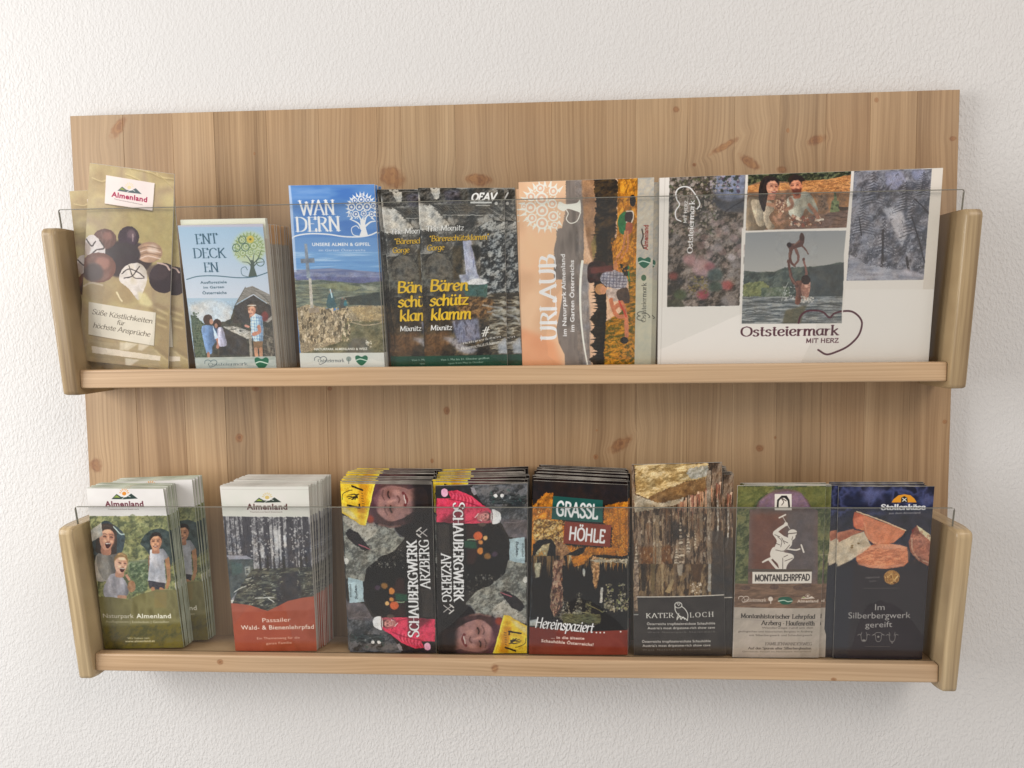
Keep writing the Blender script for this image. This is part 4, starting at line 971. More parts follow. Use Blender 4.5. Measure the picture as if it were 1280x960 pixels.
def pic_grassl():
    p = Pic([(661,602),(785,607),(784.5,818),(661,818)], 110, 215, '1c1512', seed=101)
    p.v(655,580,7.68)
    p.poly([40,160,1000,160,1000,420,40,460], ['1c1314','2a1c1a'], ns=60)
    o = ['c07a20','a8681c','d08c2c','8a5a20','b87428']
    p.poly([30,420,100,340,180,270,250,280,250,500,360,540,380,760,560,780,840,780,850,600,760,560,760,400,880,370,1000,360,1000,880,800,850,640,860,560,940,480,960,440,1100,30,1100], o, ns=50, octv=5, con=1.6, rough=7)
    p.poly([60,520,340,540,370,760,380,900,300,960,60,700], ['a68440','c4a468','8c6c3c','d0b888','6a5030'], ns=24, octv=4, con=1.8, rough=8)
    p.poly([280,700,400,760,470,900,480,1000,280,1000], ['8a6848','a88460','6a4c34'], ns=24, octv=4, rough=8)
    spots(p,60,380,380,900,200,4,13,['7a5220','d8a050','4c3018','e0c090'],81,al=.6); spots(p,760,420,990,840,120,4,12,['8a5818','d89c3c','a87028'],82,al=.6)
    rs = np.random.RandomState(77)
    for k in range(150):
        x = 40+rs.rand()*940; y = 420+rs.rand()*470
        if x > 380 and y < 560: continue
        p.line([x,y,x+rs.randn()*14,y+14+rs.rand()*30,x+rs.randn()*16,y+40+rs.rand()*40], 2+rs.rand()*6, ['4a2c12','e0a84c','6a4216','2c1c10','d8b070'][k % 5], al=.6)
    bk = '14100f'
    p.poly([60,760,110,710,240,700,290,760,280,900,260,1500,60,1500,50,900], bk, rough=5)
    p.poly([90,830,150,760,230,740,200,860,180,900,150,1200,100,1200,90,960], ['b07c34','8c8468','c8b890'], ns=24, rough=5)
    p.poly([370,860,470,820,520,790,600,770,560,830,480,890,460,960,400,960], bk, rough=5)
    p.v(655,700,7.68)
    p.poly([130,-60,290,-20,270,120,250,600,50,600,60,200], bk, rough=4)
    p.poly([20,0,60,0,60,600,20,600], ['1c1a1a','3a3a3c'], ns=20)
    p.poly([350,30,470,20,560,-40,1000,-60,1000,680,340,660,360,300], bk, rough=5)
    for k in range(60):
        x = 380+rs.rand()*610; L = 20+rs.rand()*90; w = 6+rs.rand()*12
        p.poly([x-w,-70+(x-380)*.08,x+w,-70+(x-380)*.08,x+w*.2,L*.6,x,L], ['8a6430','b48a50','6a4820','c8b48c','4c3418'][k % 5], al=.9)
    for k in range(40):
        x = 60+rs.rand()*280; L = 30+rs.rand()*150; w = 3+rs.rand()*8; p.poly([x-w,-60,x+w,-60,x,L], ['2c2018','6a5030','15100e','8c7048'][k % 4], al=.7)
    p.poly([270,-20,370,-20,350,180,370,300,360,420,290,540,240,420,260,200], ['6d4a40','94705c','4a322c','a89078'], ns=(16,40), octv=4, con=1.8, rough=7)
    p.poly([650,-60,720,-30,720,120,690,260,660,200,650,60], ['a0784c','c49c70','7a5634'], ns=18, octv=4, con=1.8, rough=6)
    p.poly([440,-60,640,-60,560,30,480,50], o, ns=24, rough=6)
    p.poly([80,10,150,10,130,140,90,150], ['8a8874','b4ae98'], ns=20, rough=4)
    p.poly([620,-20,990,-30,990,20,850,0,700,10], ['8a8270','c2b8a2','4a4438'], ns=14, rough=6)
    p.ell(572,100,14,40,'b0b0a8',soft=3); p.poly([735,240,760,240,750,390,725,390], 'c8c6be', rough=2)
    rs = np.random.RandomState(8)
    def cone(x, y, h, w, c): 
        spots(p,x-w*.5,y-h*.4,x+w*.5,y,int(60),6,15,c,int(x),al=.8); spots(p,x-w*.3,y-h,x+w*.3,y-h*.4,int(40),5,12,c,int(x)+1,al=.8)
    c1 = ['a09880','7c745c','c4bca4','5a5440']
    cone(820,480,270,110,c1+['8a8a58']); cone(940,470,270,110,c1+['8c8c5c']); cone(520,560,270,100,['8a8678','6c685a','a8a494','4a463a']); cone(400,560,180,120,['8c887a','5e5a4c','b0aca0'])
    cone(620,560,180,80,['6c6a50','55533e']); p.poly([360,500,740,500,740,590,380,600], ['4c4a34','6a6848','33301f'], ns=(50,14), rough=8)
    p.line([600,400,680,440,760,480], 10, '6c6848'); p.line([480,490,600,480], 10, '8a8668', soft=2)
    spots(p,250,260,380,520,80,5,14,['6a5848','8c7860','3a2c24'],86,al=.7)
    p.line([280,530,420,540,560,600,700,600], 5, '8c8868', al=.7)
    p.poly([40,570,120,550,130,630,30,620], 'c4c8c4', soft=6, al=.8)
    p.v(0,0,1); p.photo(None, 2.6, .5, .8, .1); p.v(655,700,7.68)
    p.poly([20,632,340,650,600,672,1000,660,1000,930,20,930], ['7c3022','84382a','702a1e'], ns=200)
    p.poly([20,860,1000,880,1000,930,20,930], '8f4a38', soft=10, al=.6)
    p.text('Hereinspaziert', 96,636,665,684, 100, 'ece8e2', 'brush', shadow='1a1412', thick=17, thin=6, slant=.1, arc=.0)
    for x in (700,737,774,930): p.ell(x,684 if x<900 else 676,8,8,'e8e4dc')
    p.text('... in die älteste', 262,746,585,754, 27, 'e4d4ca', bold=.03); p.text('Schauhöhle Österreichs!', 164,782,672,818, 30, 'e6d8ce', bold=.03)
    p.v(655,580,7.68)
    p.poly([252,306,752,345,752,552,240,520], ['14504a','175a52'], ns=200); p.poly([376,540,838,576,826,782,362,745], ['7c3426','88402e'], ns=200)
    for q in ([890,380,930,700],[930,440,915,760],[980,420,975,800]): p.line(q, 8, '7a5020', al=.5, soft=3)
    p.text('GRASSL', 284,482,706,516, 126, 'e8e6e0', 'block'); p.text('HÖHLE', 416,706,776,740, 116, 'ece8e2', 'block')
    return p

def pic_kater():
    p = Pic([(790,582),(903,579),(907,818),(793,818)], 105, 238, '4c4038', seed=111)
    p.v(785,570,7.111)
    p.poly([30,70,850,60,850,960,30,960], ['5a4634','7c6450','3c2e22','94806a'], ns=(26,120), octv=5, con=1.6)
    p.poly([60,80,720,70,700,190,520,220,340,280,180,360,70,330], ['a48a5c','c2a878','8e7448','d2bc92'], ns=(70,40), octv=4, con=1.5, rough=8)
    p.poly([540,110,720,90,700,180,560,200,520,150], ['a8a294','c6c0b2','8c8676'], ns=40, octv=4, rough=8)
    p.poly([180,350,340,280,520,220,690,190,700,300,560,330,420,380,220,400], ['7a5c3a','94744c','664a2e'], ns=50, octv=4, rough=6)
    p.poly([50,330,180,370,300,400,500,350,480,400,300,440,60,480], ['a49680','c0b49e','887a64'], ns=50, octv=4, rough=8)
    rs = np.random.RandomState(12)
    for k in range(34):
        x = 440+rs.rand()*400; y = 380-(x-440)*.42+rs.rand()*30; L = 60+rs.rand()*130; w = 8+rs.rand()*20
        c = ['c09a7c','a0705a','d4b498','7c4c3c','b88868'][k % 5]
        p.poly([x-w/2,y,x+w/2,y,x+w*.2,y+L,x,y+L+14,x-w*.2,y+L], c, al=.85)
    for k in range(60):
        x = 60+rs.rand()*780; y = 440+rs.rand()*200; L = 80+rs.rand()*320; w = 5+rs.rand()*20
        c = ['8a7660','5a4632','a89478','3a2a1e','6c4c34','2c2018'][k % 6]
        p.poly([x-w/2,y,x+w/2,y,x+w*.15,y+L,x-w*.15,y+L], c, al=.6)
    p.poly([390,540,520,600,600,640,590,700,400,700], ['2c2622','3a322c'], ns=40, soft=16, al=.8)
    p.poly([110,780,380,760,400,960,110,960], ['6e4420','84552a','4c3018'], ns=(30,60), soft=14, al=.7)
    for x,y,L,w,c in ((720,130,830,40,'a49684'),(228,480,480,20,'a08a6c'),(260,500,460,34,'9a8668'),(285,720,240,26,'b8a080'),(540,330,400,14,'b09880'),(800,380,300,20,'c8c2b8'),(130,500,260,24,'8c765a'),(650,480,220,30,'8a7862')):
        p.poly([x-w*.5,y,x+w*.5,y,x+w*.4,y+L,x-w*.35,y+L], [c,'7c6a56',c], ns=(8,40), octv=3, al=.95)
    p.line([800,600,800,660,780,730], 16, 'c4beb4')
    for x,y,h,w in ((470,960,390,70),(530,840,180,44),(595,800,160,26),(430,960,160,60),(75,960,200,40)):
        for j in range(14):
            t = j/14; ww = w*(.25+.75*t); p.ell(x+rs.randn()*3, y-h+h*t, ww*.5, 11, ['b4a490','8c7c68','c8bca8','6a5a4a'][j % 4], al=.9)
    spots(p,60,440,850,950,160,4,12,['c8bca8','3a2c20','9a8468'],88,al=.5,asp=2.2,rot=0)
    p.poly([745,640,850,640,850,960,750,960], '4a423c', soft=10, al=.85)
    p.v(785,700,7.68)
    p.poly([50,0,950,0,930,300,50,320], ['5c4630','7a6448','3c2e20','8c7658'], ns=(26,90), octv=4, con=1.6)
    for x,w,L,c in ((330,26,290,'a08c6c'),(240,50,290,'6a5838'),(500,60,110,'b0a494'),(570,24,240,'84705a'),(150,60,260,'2f241a'),(660,120,170,'4c3828'),(450,30,290,'6e5a46')): p.poly([x-w/2,0,x+w/2,0,x+w*.3,L,x-w*.3,L], c, soft=3, al=.85)
    spots(p,600,180,700,290,26,6,18,['d6cab8','a89884'],89); p.poly([350,270,420,140,440,150,400,280], 'a08c6a', soft=3)
    p.poly([770,0,800,0,795,270,765,265], ['a8a298','8c867c'], ns=(8,30)); p.poly([800,0,960,0,940,300,800,300], '443e3a', soft=4)
    p.poly([55,0,100,0,110,460,60,460], ['8a7664','5e4c3e','a8947e'], ns=14, octv=4)
    p.v(0,0,1); p.photo(None, 1.8, .4, .7, .1); p.v(785,700,7.68)
    p.poly([90,325,935,302,935,960,60,960,60,480,100,480], ['3a3533','423d3a','35302f'], ns=200)
    p.line([90,324,500,314,935,302], 9, 'd0cabf', False); p.line([55,498,98,498], 10, 'a0a09c', False)
    w = 'e2ded6'
    p.text('KATER', 176,530,448,522, 46, w, thick=13, thin=6, face='serif', gap=14); p.text('LOCH', 596,520,842,512, 46, w, thick=13, thin=6, face='serif', gap=26)
    p.ell(484,398,38,32,w); p.ell(484,398,30,25,'3a3533'); p.poly([465,380,505,380,488,410],w); p.poly([474,384,498,384,487,400],'3a3533')
    p.line([452,410,455,450,480,490,520,520,550,530,570,552], 8, w); p.line([515,410,550,440,575,490,572,550], 8, w); p.line([470,545,495,510,510,540,530,515,545,540], 8, w); p.line([490,480,470,530], 7, w)
    for y,dx in ((600,0),(778,-48)):
        p.text('Österreichs tropfsteinreichste Schauhöhle', 184+dx,y,840+dx*.9,y-10, 25, 'dcd8d0', bold=.02)
        p.text("Austria's most dripstone-rich show cave", 190+dx,y+42,838+dx*.9,y+32, 24, 'dcd8d0', bold=.02)
        p.text('Weiz Naturpark Steiermark', 190+dx,y+80,842+dx*.9,y+70, 16, '8c8882', gap=1.3)
    return p

def pic_montan():
    p = Pic([(922.5,608),(1033,608),(1024,823),(916,822)], 99, 215, '5c5f44', seed=121)
    p.v(910,600,8)
    gr = ['545c3c','6c7050','454c34','7d7c54']
    p.poly([60,50,1060,50,1040,1000,50,1000], gr, ns=50, octv=5, con=1.5)
    p.poly([100,70,480,70,300,200,250,280,100,280], ['6e6e3c','807c48','5a5c34'], ns=34, octv=4, al=.8, rough=8); p.poly([640,80,990,70,990,280,830,270,760,160],['606236','74723e'],ns=34,al=.8,rough=8)
    p.poly([280,290,300,220,380,150,480,100,600,90,720,120,800,200,840,280,900,300,900,1100,200,1100,220,290], ['6b5850','75625c','604c46'], ns=160, smooth=False)
    p.poly([300,280,320,210,420,140,600,110,740,140,830,280], ['80687a','7a6468','8a7078'], ns=60, octv=4, soft=6)
    p.poly([240,330,560,330,540,1000,240,1000], ['70483a','7a5244'], ns=120, soft=30, al=.8); p.poly([600,300,880,300,880,1000,600,1000],['6c6464','5c5658'],ns=120,soft=30,al=.8)
    p.v(0,0,1); p.photo(None, 1.2, .25, .8, .1); p.v(910,600,8)
    w = 'ddd6cc'; d = '4a3c36'
    p.rect(470,142,640,300,w); p.poly([490,270,495,200,540,158,590,158,618,200,624,270,606,270,600,210,570,180,540,180,512,210,508,270], '2c2826'); p.line([540,190,560,220,540,250], 7, d); p.line([535,180,585,210], 8, d)
    p.rect(470,294,640,302,'c4bcb2')
    # kneeling miner emblem
    p.line([515,374,578,344], 15, w, False); p.line([545,355,618,478], 6, w, False)
    p.line([470,520,520,480,580,440], 34, w, w1=26); p.ell(582,436,20,20,w)
    p.ell(648,520,46,34,w); p.ell(640,555,38,38,w); p.line([600,530,700,520], 9, d, al=.8)
    p.poly([450,530,500,510,560,550,620,580,640,640,560,700,470,680,490,600], w, smooth=True)
    p.line([630,600,600,660,500,730], 34, w, w1=24); p.line([600,680,680,690,720,680], 15, w); p.line([735,640,760,712], 16, w, False)
    p.poly([430,700,470,660,560,710,640,730,660,770,600,830,570,910,520,915,500,830,430,760], w, smooth=True)
    p.line([440,770,390,790,350,812], 26, w, w1=16); p.line([420,790,480,860,530,910], 26, w); p.ell(570,895,26,22,w)
    for q in ([500,560,540,600,530,660],[560,600,600,620],[540,570,570,630],[480,690,560,700,620,640],[550,770,550,900],[570,800,650,770],[450,780,500,860],[470,620,520,640],[600,740,560,760],[640,590,650,560],[470,540,520,560]): p.line(q, 6, d, al=.85)
    p.line([915,740,970,740], 8, 'b4a894', False, al=.7)
    p.v(910,710,8)
    p.poly([60,150,960,150,960,400,60,400], ['7a6250','8c705c','6a5344'], ns=(90,24), octv=5, con=1.5)
    for x,y in ((180,190),(465,180),(700,185),(790,160)): p.ell(x,y,46,26,['5c4840','6c564a'],ns=20)
    p.rect(200,0,850,30,'5c5248')
    p.poly([248,30,842,26,838,142,246,146], w)
    p.text('MONTANLEHRPFAD', 272,120,822,112, 60, '3a3230', 'block', thick=20, thin=18)
    p.heart(160,305,100,60,6,'dcd0c4'); p.text('Oststeiermark', 140,330,385,328, 36, 'd8ccc0','serif',thick=12); p.ell(428,300,24,24,'d8ccc0'); p.line([428,300,430,345],8,'d8ccc0')
    p.poly([505,300,540,280,610,280,650,310,620,350,540,350], '28604c', smooth=True); p.line([505,322,560,312,600,326,645,320],9,'c4d4c4')
    p.almen(695,336,212,'d8cabc','d8cabc','d8cabc',small=False)
    p.poly([40,386,960,396,960,930,40,930], ['b0a69a','b9aea4','a89e94'], ns=200, octv=4)
    p.line([60,500,400,520,900,535], 5, '8c8680', al=.5)
    k = '3f3a36'
    p.text('Montanhistorischer Lehrpfad', 130,492,878,502, 42, k, 'serif', thick=16, thin=7); p.text('Arzberg · Haufenreith', 338,562,872,572, 44, k, 'serif', thick=16, thin=7)
    p.text('Wanderwege rund um den', 340,600,855,604, 20, '5c5650'); p.text('geologischen und historischen Bergbau in Arzberg', 105,638,850,642, 20, '5c5650'); p.text('mit Silberbergwerk und Schaubergwerk', 215,676,850,680, 20, '5c5650')
    p.text('FAMILIENWANDERWEG', 375,770,845,776, 30, '4c4640', 'serif', thick=10, thin=5); p.text('Auf den Spuren alter Silberbergbauten', 205,812,838,818, 24, '4c4640','serif',thick=14,thin=7); p.text('Gemeinde Passail im Naturpark Almenland', 145,842,830,846, 15, '6c665e')
    return p

def pic_cheese():
    p = Pic([(1049,609),(1169,609),(1153,826),(1042,825)], 102, 216, '322e30', seed=131)
    p.v(1030,600,8)
    p.poly([60,60,1130,60,1120,660,60,660], ['20243c','2e3250','444a70','1a1c30'], ns=110, octv=3, con=1.5)
    p.poly([420,80,620,90,500,240,380,220], '5a6088', soft=30, al=.8); p.poly([960,200,1100,150,1100,250,1000,270],'50567c',soft=24,al=.8)
    p.poly([60,400,1110,300,1100,900,60,960], ['2c2c38','353442','26262e'], ns=120, soft=30, al=.9)
    p.poly([60,840,1100,820,1080,2000,40,2000], ['332e32','383236'], ns=200)
    # cheese wheel and wedges
    p.poly([320,760,400,690,500,660,640,650,780,670,836,690,846,840,800,880,640,905,460,895,350,860,322,820], ['b46a48','c87c56','9a5638','d89068','a86444'], ns=(60,26), octv=4, con=1.4)
    p.poly([440,700,560,660,700,655,834,690,700,706,540,704], 'd89a7c', soft=6, al=.9)
    spots(p,330,690,560,860,60,8,22,['8c4a30','a05c3c','c07a54'],91,al=.6,asp=.4,rot=.2)
    p.line([345,855,480,880,650,885,800,868], 22, 'c4907a', al=.6, soft=6)
    p.poly([290,400,310,330,400,360,820,520,780,580,700,640,600,670,500,655,430,600,400,520,320,500], ['c07450','cc8460','b46a48'], ns=60, octv=4)
    p.poly([290,400,312,325,400,365,400,480,330,505,300,480], ['b0583e','c06c50'], ns=40, soft=3)
    p.line([330,325,560,408,822,520], 13, 'dcc0a0', False)
    p.line([405,440,440,580,520,648,640,665], 12, 'd8a07c', al=.8, soft=3)
    for i in range(12):
        for j in range(7): p.ell(480+i*18+j*5,460+j*20+i*5,4,4,'9c5638',al=.6)
    p.poly([930,465,1085,590,1080,870,1040,880,940,820,870,740,850,640,880,540], ['9a6450','b07860','84503e'], ns=50, octv=4)
    p.poly([935,465,1086,580,1078,640,960,530], ['cfc4a0','dcd2b0'], ns=50); p.poly([930,470,900,540,870,640,890,560,880,520],'7c3430')
    p.line([880,600,890,720,950,800,1050,850], 16, 'c8a890', al=.8, soft=4); spots(p,900,540,1070,840,60,6,20,['6c3c30','a87058','54302a'],92,al=.5)
    for x0 in (64, 134):
        if x0 == 64: p.poly([60,560,300,500,300,560,140,620,60,650], ['9c6450','b4785e'], ns=30, soft=4)
        p.poly([x0,650,x0+100,600,400,530,470,670,400,730,x0+120,830,x0,890], ['c4b49c','cdbfa8','b8a890'], ns=80, soft=1)
    p.poly([140,590,300,510,400,525,300,560,150,640], ['a8705a','985c48'], ns=24)
    for x,y in ((285,672),(345,650),(280,690)): p.ell(x,y,13,9,'8a7450')
    p.poly([325,770,400,690,640,652,836,690,842,835,640,900,460,890,330,820], 'f4b896', al=.3, smooth=True, soft=6); p.poly([300,400,400,365,820,522,700,640,500,650,400,520,320,495], 'f4b08c', al=.3, soft=5); p.poly([890,560,1080,600,1070,840,900,760], 'e8a890', al=.25, soft=6)
    p.v(0,0,1); p.photo([1030,600,1175,600,1175,715,1030,715], 1.0, .3, .7, .1); p.v(1030,600,8)
    # logo
    p.poly([680,234,700,200,750,160,810,150,870,160,910,195,932,234], 'd8962c'); p.poly([775,234,778,185,808,168,838,185,842,234],'2a2420')
    p.line([790,190,828,222], 9, 'e4e0d8', False); p.line([828,190,790,222], 9, 'e4e0d8', False)
    p.text('Stollenkäse', 575,308,1022,308, 50, 'e8e6e4', 'block', thick=22, thin=19); p.text('aus dem Almenland', 652,354,968,350, 22, 'c8c4c0')
    p.v(1030,710,8)
    p.poly([40,10,300,0,240,930,60,930], '33343c', soft=20, al=.8)  # bluish left band: reflection in the pane, painted into the print
    p.ell(680,112,82,72,['b88c50','8a6030','d4ac70','6c4824'],ns=30,con=1.8); p.line([640,110,680,80,700,140,740,100], 10, 'e4c890'); p.ell(680,112,40,34,'a87838',al=.5)
    p.text('ausgezeichnete', 415,122,560,118, 22, '8c8480'); p.text('Qualität', 455,158,525,154, 18, '7a7470'); p.line([390,222,760,220], 5, '5a5450', False)
    w = 'a9a6a2'
    p.text('Im', 512,440,608,438, 66, w); p.text('Silberbergwerk', 246,524,868,518, 66, w); p.text('gereift', 414,614,684,606, 62, w)
    for k,x in enumerate((402,546,684)):
        p.line([x-30,685,x-22,740,x,752,x+24,738,x+32,685], 5, '8c8884'); p.line([x-62,690,x-40,680,x-28,694], 5, '8c8884'); p.line([x+62,688,x+40,680,x+28,694], 5, '8c8884')
        if k < 1: p.line([x-28,684,x-20,660], 5, '8c8884'); p.line([x+30,684,x+24,660], 5, '8c8884'); p.ell(x,740,18,8,'8c8884')
        if k == 1: p.line([x-50,688,x-20,664,x+20,664,x+52,688], 5, '8c8884'); p.ell(x,704,12,10,'8c8884')
        if k == 2: p.line([x-20,690,x-30,660], 5, '8c8884'); p.line([x+20,690,x+30,660], 5, '8c8884'); p.line([x-10,745,x,770,x+10,745], 5, '8c8884')
    p.line([415,800,660,800], 5, '5a5450', False)
    return p
# ----------------------------------------------------------------------------
# MATERIALS
# ----------------------------------------------------------------------------
def lin(c):
    c = hexc(c); return tuple(float(x) for x in np.where(c <= .04045, c/12.92, ((c+.055)/1.055)**2.4))+(1.0,)

def new_mat(name):
    m = bpy.data.materials.new(name); m.use_nodes = True
    return m, m.node_tree.nodes, m.node_tree.links, m.node_tree.nodes['Principled BSDF']

def N(nt, typ, **k):
    n = nt.new(typ)
    for a, v in k.items():
        if a.startswith('i_'):
            key = a[2:]; n.inputs[int(key) if key.isdigit() else key.replace('_', ' ')].default_value = v
        else: setattr(n, a, v)
    return n

def math_node(nt, ln, op, a, b=None, clamp=False):
    n = nt.new('ShaderNodeMath'); n.operation = op; n.use_clamp = clamp
    for i, v in enumerate((a, b)):
        if v is None: continue
        if isinstance(v, (int, float)): n.inputs[i].default_value = v
        else: ln.new(v, n.inputs[i])
    return n.outputs[0]

def ramp_node(nt, ln, fac, stops):
    r = nt.new('ShaderNodeValToRGB'); e = r.color_ramp.elements
    while len(e) < len(stops): e.new(.5)
    for el, (p, c) in zip(e, stops): el.position = p; el.color = lin(c)
    ln.new(fac, r.inputs[0]); return r.outputs[0]

def mixc(nt, ln, fac, a, b, mode='MIX'):
    m = nt.new('ShaderNodeMix'); m.data_type = 'RGBA'; m.blend_type = mode
    for s, v in ((m.inputs[0], fac), (m.inputs[6], a), (m.inputs[7], b)):
        if isinstance(v, (int, float)): s.default_value = v
        elif isinstance(v, tuple): s.default_value = v
        else: ln.new(v, s)
    return m.outputs[2]

def wood(name, cols, axis='Z', knots=(), freq=1.0, rough=.42, vary=.5, knotcol=('7a4e34', 'a87a50')):
    """softwood: growth lines running along axis, knots bend the grain round them"""
    m, nt, ln, bs = new_mat(name)
    tc = N(nt, 'ShaderNodeTexCoord'); sep = N(nt, 'ShaderNodeSeparateXYZ'); ln.new(tc.outputs['Object'], sep.inputs[0])
    oi = N(nt, 'ShaderNodeObjectInfo')
    X, Y, Z = sep.outputs
    across, along = (X, Z) if axis == 'Z' else (Z, X)
    rnd = oi.outputs['Random']
    # slow waviness of the grain
    cv = N(nt, 'ShaderNodeCombineXYZ'); ln.new(math_node(nt, ln, 'MULTIPLY', across, 9), cv.inputs[0]); ln.new(math_node(nt, ln, 'MULTIPLY', along, 2.2), cv.inputs[1])
    ln.new(math_node(nt, ln, 'MULTIPLY', rnd, 37), cv.inputs[2])
    wv = N(nt, 'ShaderNodeTexNoise', i_Scale=1.0, i_Detail=2.0); ln.new(cv.outputs[0], wv.inputs['Vector'])
    g = math_node(nt, ln, 'ADD', across, math_node(nt, ln, 'MULTIPLY', math_node(nt, ln, 'SUBTRACT', wv.outputs[0], .5), .020))
    kn = N(nt, 'ShaderNodeTexNoise', i_Scale=110.0, i_Detail=2.0); ln.new(tc.outputs['Object'], kn.inputs['Vector']); n0 = kn.outputs[0]
    kmask = None; kring = None
    for kx, kz, rx, rz, rot in knots:
        vx = math_node(nt, ln, 'SUBTRACT', X, kx); vz = math_node(nt, ln, 'SUBTRACT', Z, kz)
        c, s = math.cos(rot), math.sin(rot)
        ax = math_node(nt, ln, 'ADD', math_node(nt, ln, 'MULTIPLY', vx, c/rx), math_node(nt, ln, 'MULTIPLY', vz, -s/rx))
        az = math_node(nt, ln, 'ADD', math_node(nt, ln, 'MULTIPLY', vx, s/rz), math_node(nt, ln, 'MULTIPLY', vz, c/rz))
        d2 = math_node(nt, ln, 'ADD', math_node(nt, ln, 'MULTIPLY', ax, ax), math_node(nt, ln, 'MULTIPLY', az, az))
        d2 = math_node(nt, ln, 'ADD', d2, math_node(nt, ln, 'MULTIPLY', math_node(nt, ln, 'SUBTRACT', n0, .5), 2.4))
        fall = math_node(nt, ln, 'DIVIDE', 1.0, math_node(nt, ln, 'ADD', 1.0, math_node(nt, ln, 'MAXIMUM', d2, 0.0)))
        g = math_node(nt, ln, 'ADD', g, math_node(nt, ln, 'MULTIPLY', math_node(nt, ln, 'MULTIPLY', fall, vx), -.8))
        mk = N(nt, 'ShaderNodeMapRange', interpolation_type='SMOOTHSTEP'); ln.new(d2, mk.inputs[0])
        mk.inputs[1].default_value = 1.9; mk.inputs[2].default_value = .2; mk.inputs[3].default_value = 0; mk.inputs[4].default_value = 1
        kmask = mk.outputs[0] if kmask is None else math_node(nt, ln, 'MAXIMUM', kmask, mk.outputs[0])
        rg = math_node(nt, ln, 'MULTIPLY', math_node(nt, ln, 'SINE', math_node(nt, ln, 'MULTIPLY', d2, 6.0)), mk.outputs[0])
        kring = rg if kring is None else math_node(nt, ln, 'ADD', kring, rg)
    def lines(fa, fl, det, dist, seed):
        cb = N(nt, 'ShaderNodeCombineXYZ')
        ln.new(math_node(nt, ln, 'MULTIPLY', g, fa*freq), cb.inputs[0]); ln.new(math_node(nt, ln, 'MULTIPLY', along, fl), cb.inputs[1])
        ln.new(math_node(nt, ln, 'ADD', math_node(nt, ln, 'MULTIPLY', rnd, 91), math_node(nt, ln, 'MULTIPLY', Y, 14)), cb.inputs[2])
        t = N(nt, 'ShaderNodeTexNoise', i_Scale=1.0, i_Detail=det, i_Distortion=dist); ln.new(cb.outputs[0], t.inputs['Vector']); return t.outputs[0]
    n1 = lines(70, 1.3, 2.0, .2, 0); n2 = lines(330, 4.0, 2.0, 0, 1); n3 = lines(14, .8, 2.0, .3, 2); n4 = lines(1500, 26, 1.0, 0, 3)
    f = math_node(nt, ln, 'ADD', math_node(nt, ln, 'MULTIPLY', n1, .34), math_node(nt, ln, 'MULTIPLY', n2, .34))
    f = math_node(nt, ln, 'ADD', f, math_node(nt, ln, 'MULTIPLY', n3, .24)); f = math_node(nt, ln, 'ADD', f, math_node(nt, ln, 'MULTIPLY', n4, .10))
    f = math_node(nt, ln, 'ADD', f, math_node(nt, ln, 'MULTIPLY', math_node(nt, ln, 'SUBTRACT', rnd, .5), .16*vary))
    col = ramp_node(nt, ln, f, [(.30, cols[0]), (.44, cols[1]), (.56, cols[2]), (.70, cols[3])])
    # crisp latewood lines, tight in some boards and wide in others
    fq = math_node(nt, ln, 'ADD', 900.0*freq, math_node(nt, ln, 'MULTIPLY', rnd, 900.0*freq))
    ph = math_node(nt, ln, 'ADD', math_node(nt, ln, 'MULTIPLY', g, fq), math_node(nt, ln, 'MULTIPLY', n1, 16.0))
    sn = math_node(nt, ln, 'POWER', math_node(nt, ln, 'ADD', math_node(nt, ln, 'MULTIPLY', math_node(nt, ln, 'SINE', ph), .5), .5), 5.0)
    am = N(nt, 'ShaderNodeMapRange', interpolation_type='SMOOTHSTEP'); ln.new(n3, am.inputs[0]); am.inputs[1].default_value = .35; am.inputs[2].default_value = .62; am.inputs[3].default_value = .03; am.inputs[4].default_value = .36
    col = mixc(nt, ln, math_node(nt, ln, 'MULTIPLY', sn, am.outputs[0]), col, lin(cols[0]))
    # each board has its own tint
    col = mixc(nt, ln, math_node(nt, ln, 'MULTIPLY', math_node(nt, ln, 'FRACT', math_node(nt, ln, 'MULTIPLY', rnd, 7.3)), .26*vary), col, lin('a57c58'))
    # slight greyish weathering in large patches
    pn = N(nt, 'ShaderNodeTexNoise', i_Scale=5.0, i_Detail=3.0); ln.new(tc.outputs['Object'], pn.inputs['Vector'])
    pf = N(nt, 'ShaderNodeMapRange'); ln.new(pn.outputs[0], pf.inputs[0]); pf.inputs[1].default_value = .42; pf.inputs[2].default_value = .75; pf.inputs[4].default_value = .35
    col = mixc(nt, ln, pf.outputs[0], col, lin(cols[4]))
    if kmask is not None:
        kc = ramp_node(nt, ln, math_node(nt, ln, 'ADD', math_node(nt, ln, 'MULTIPLY', kring, .12), n2), [(.3, knotcol[0]), (.75, knotcol[1])])
        col = mixc(nt, ln, math_node(nt, ln, 'MULTIPLY', kmask, .8), col, kc)
    ln.new(col, bs.inputs['Base Color'])
    bs.inputs['Roughness'].default_value = rough; bs.inputs['Specular IOR Level'].default_value = .35
    bp = N(nt, 'ShaderNodeBump', i_Strength=.25, i_Distance=.0006); ln.new(n2, bp.inputs['Height']); ln.new(bp.outputs[0], bs.inputs['Normal'])
    return m

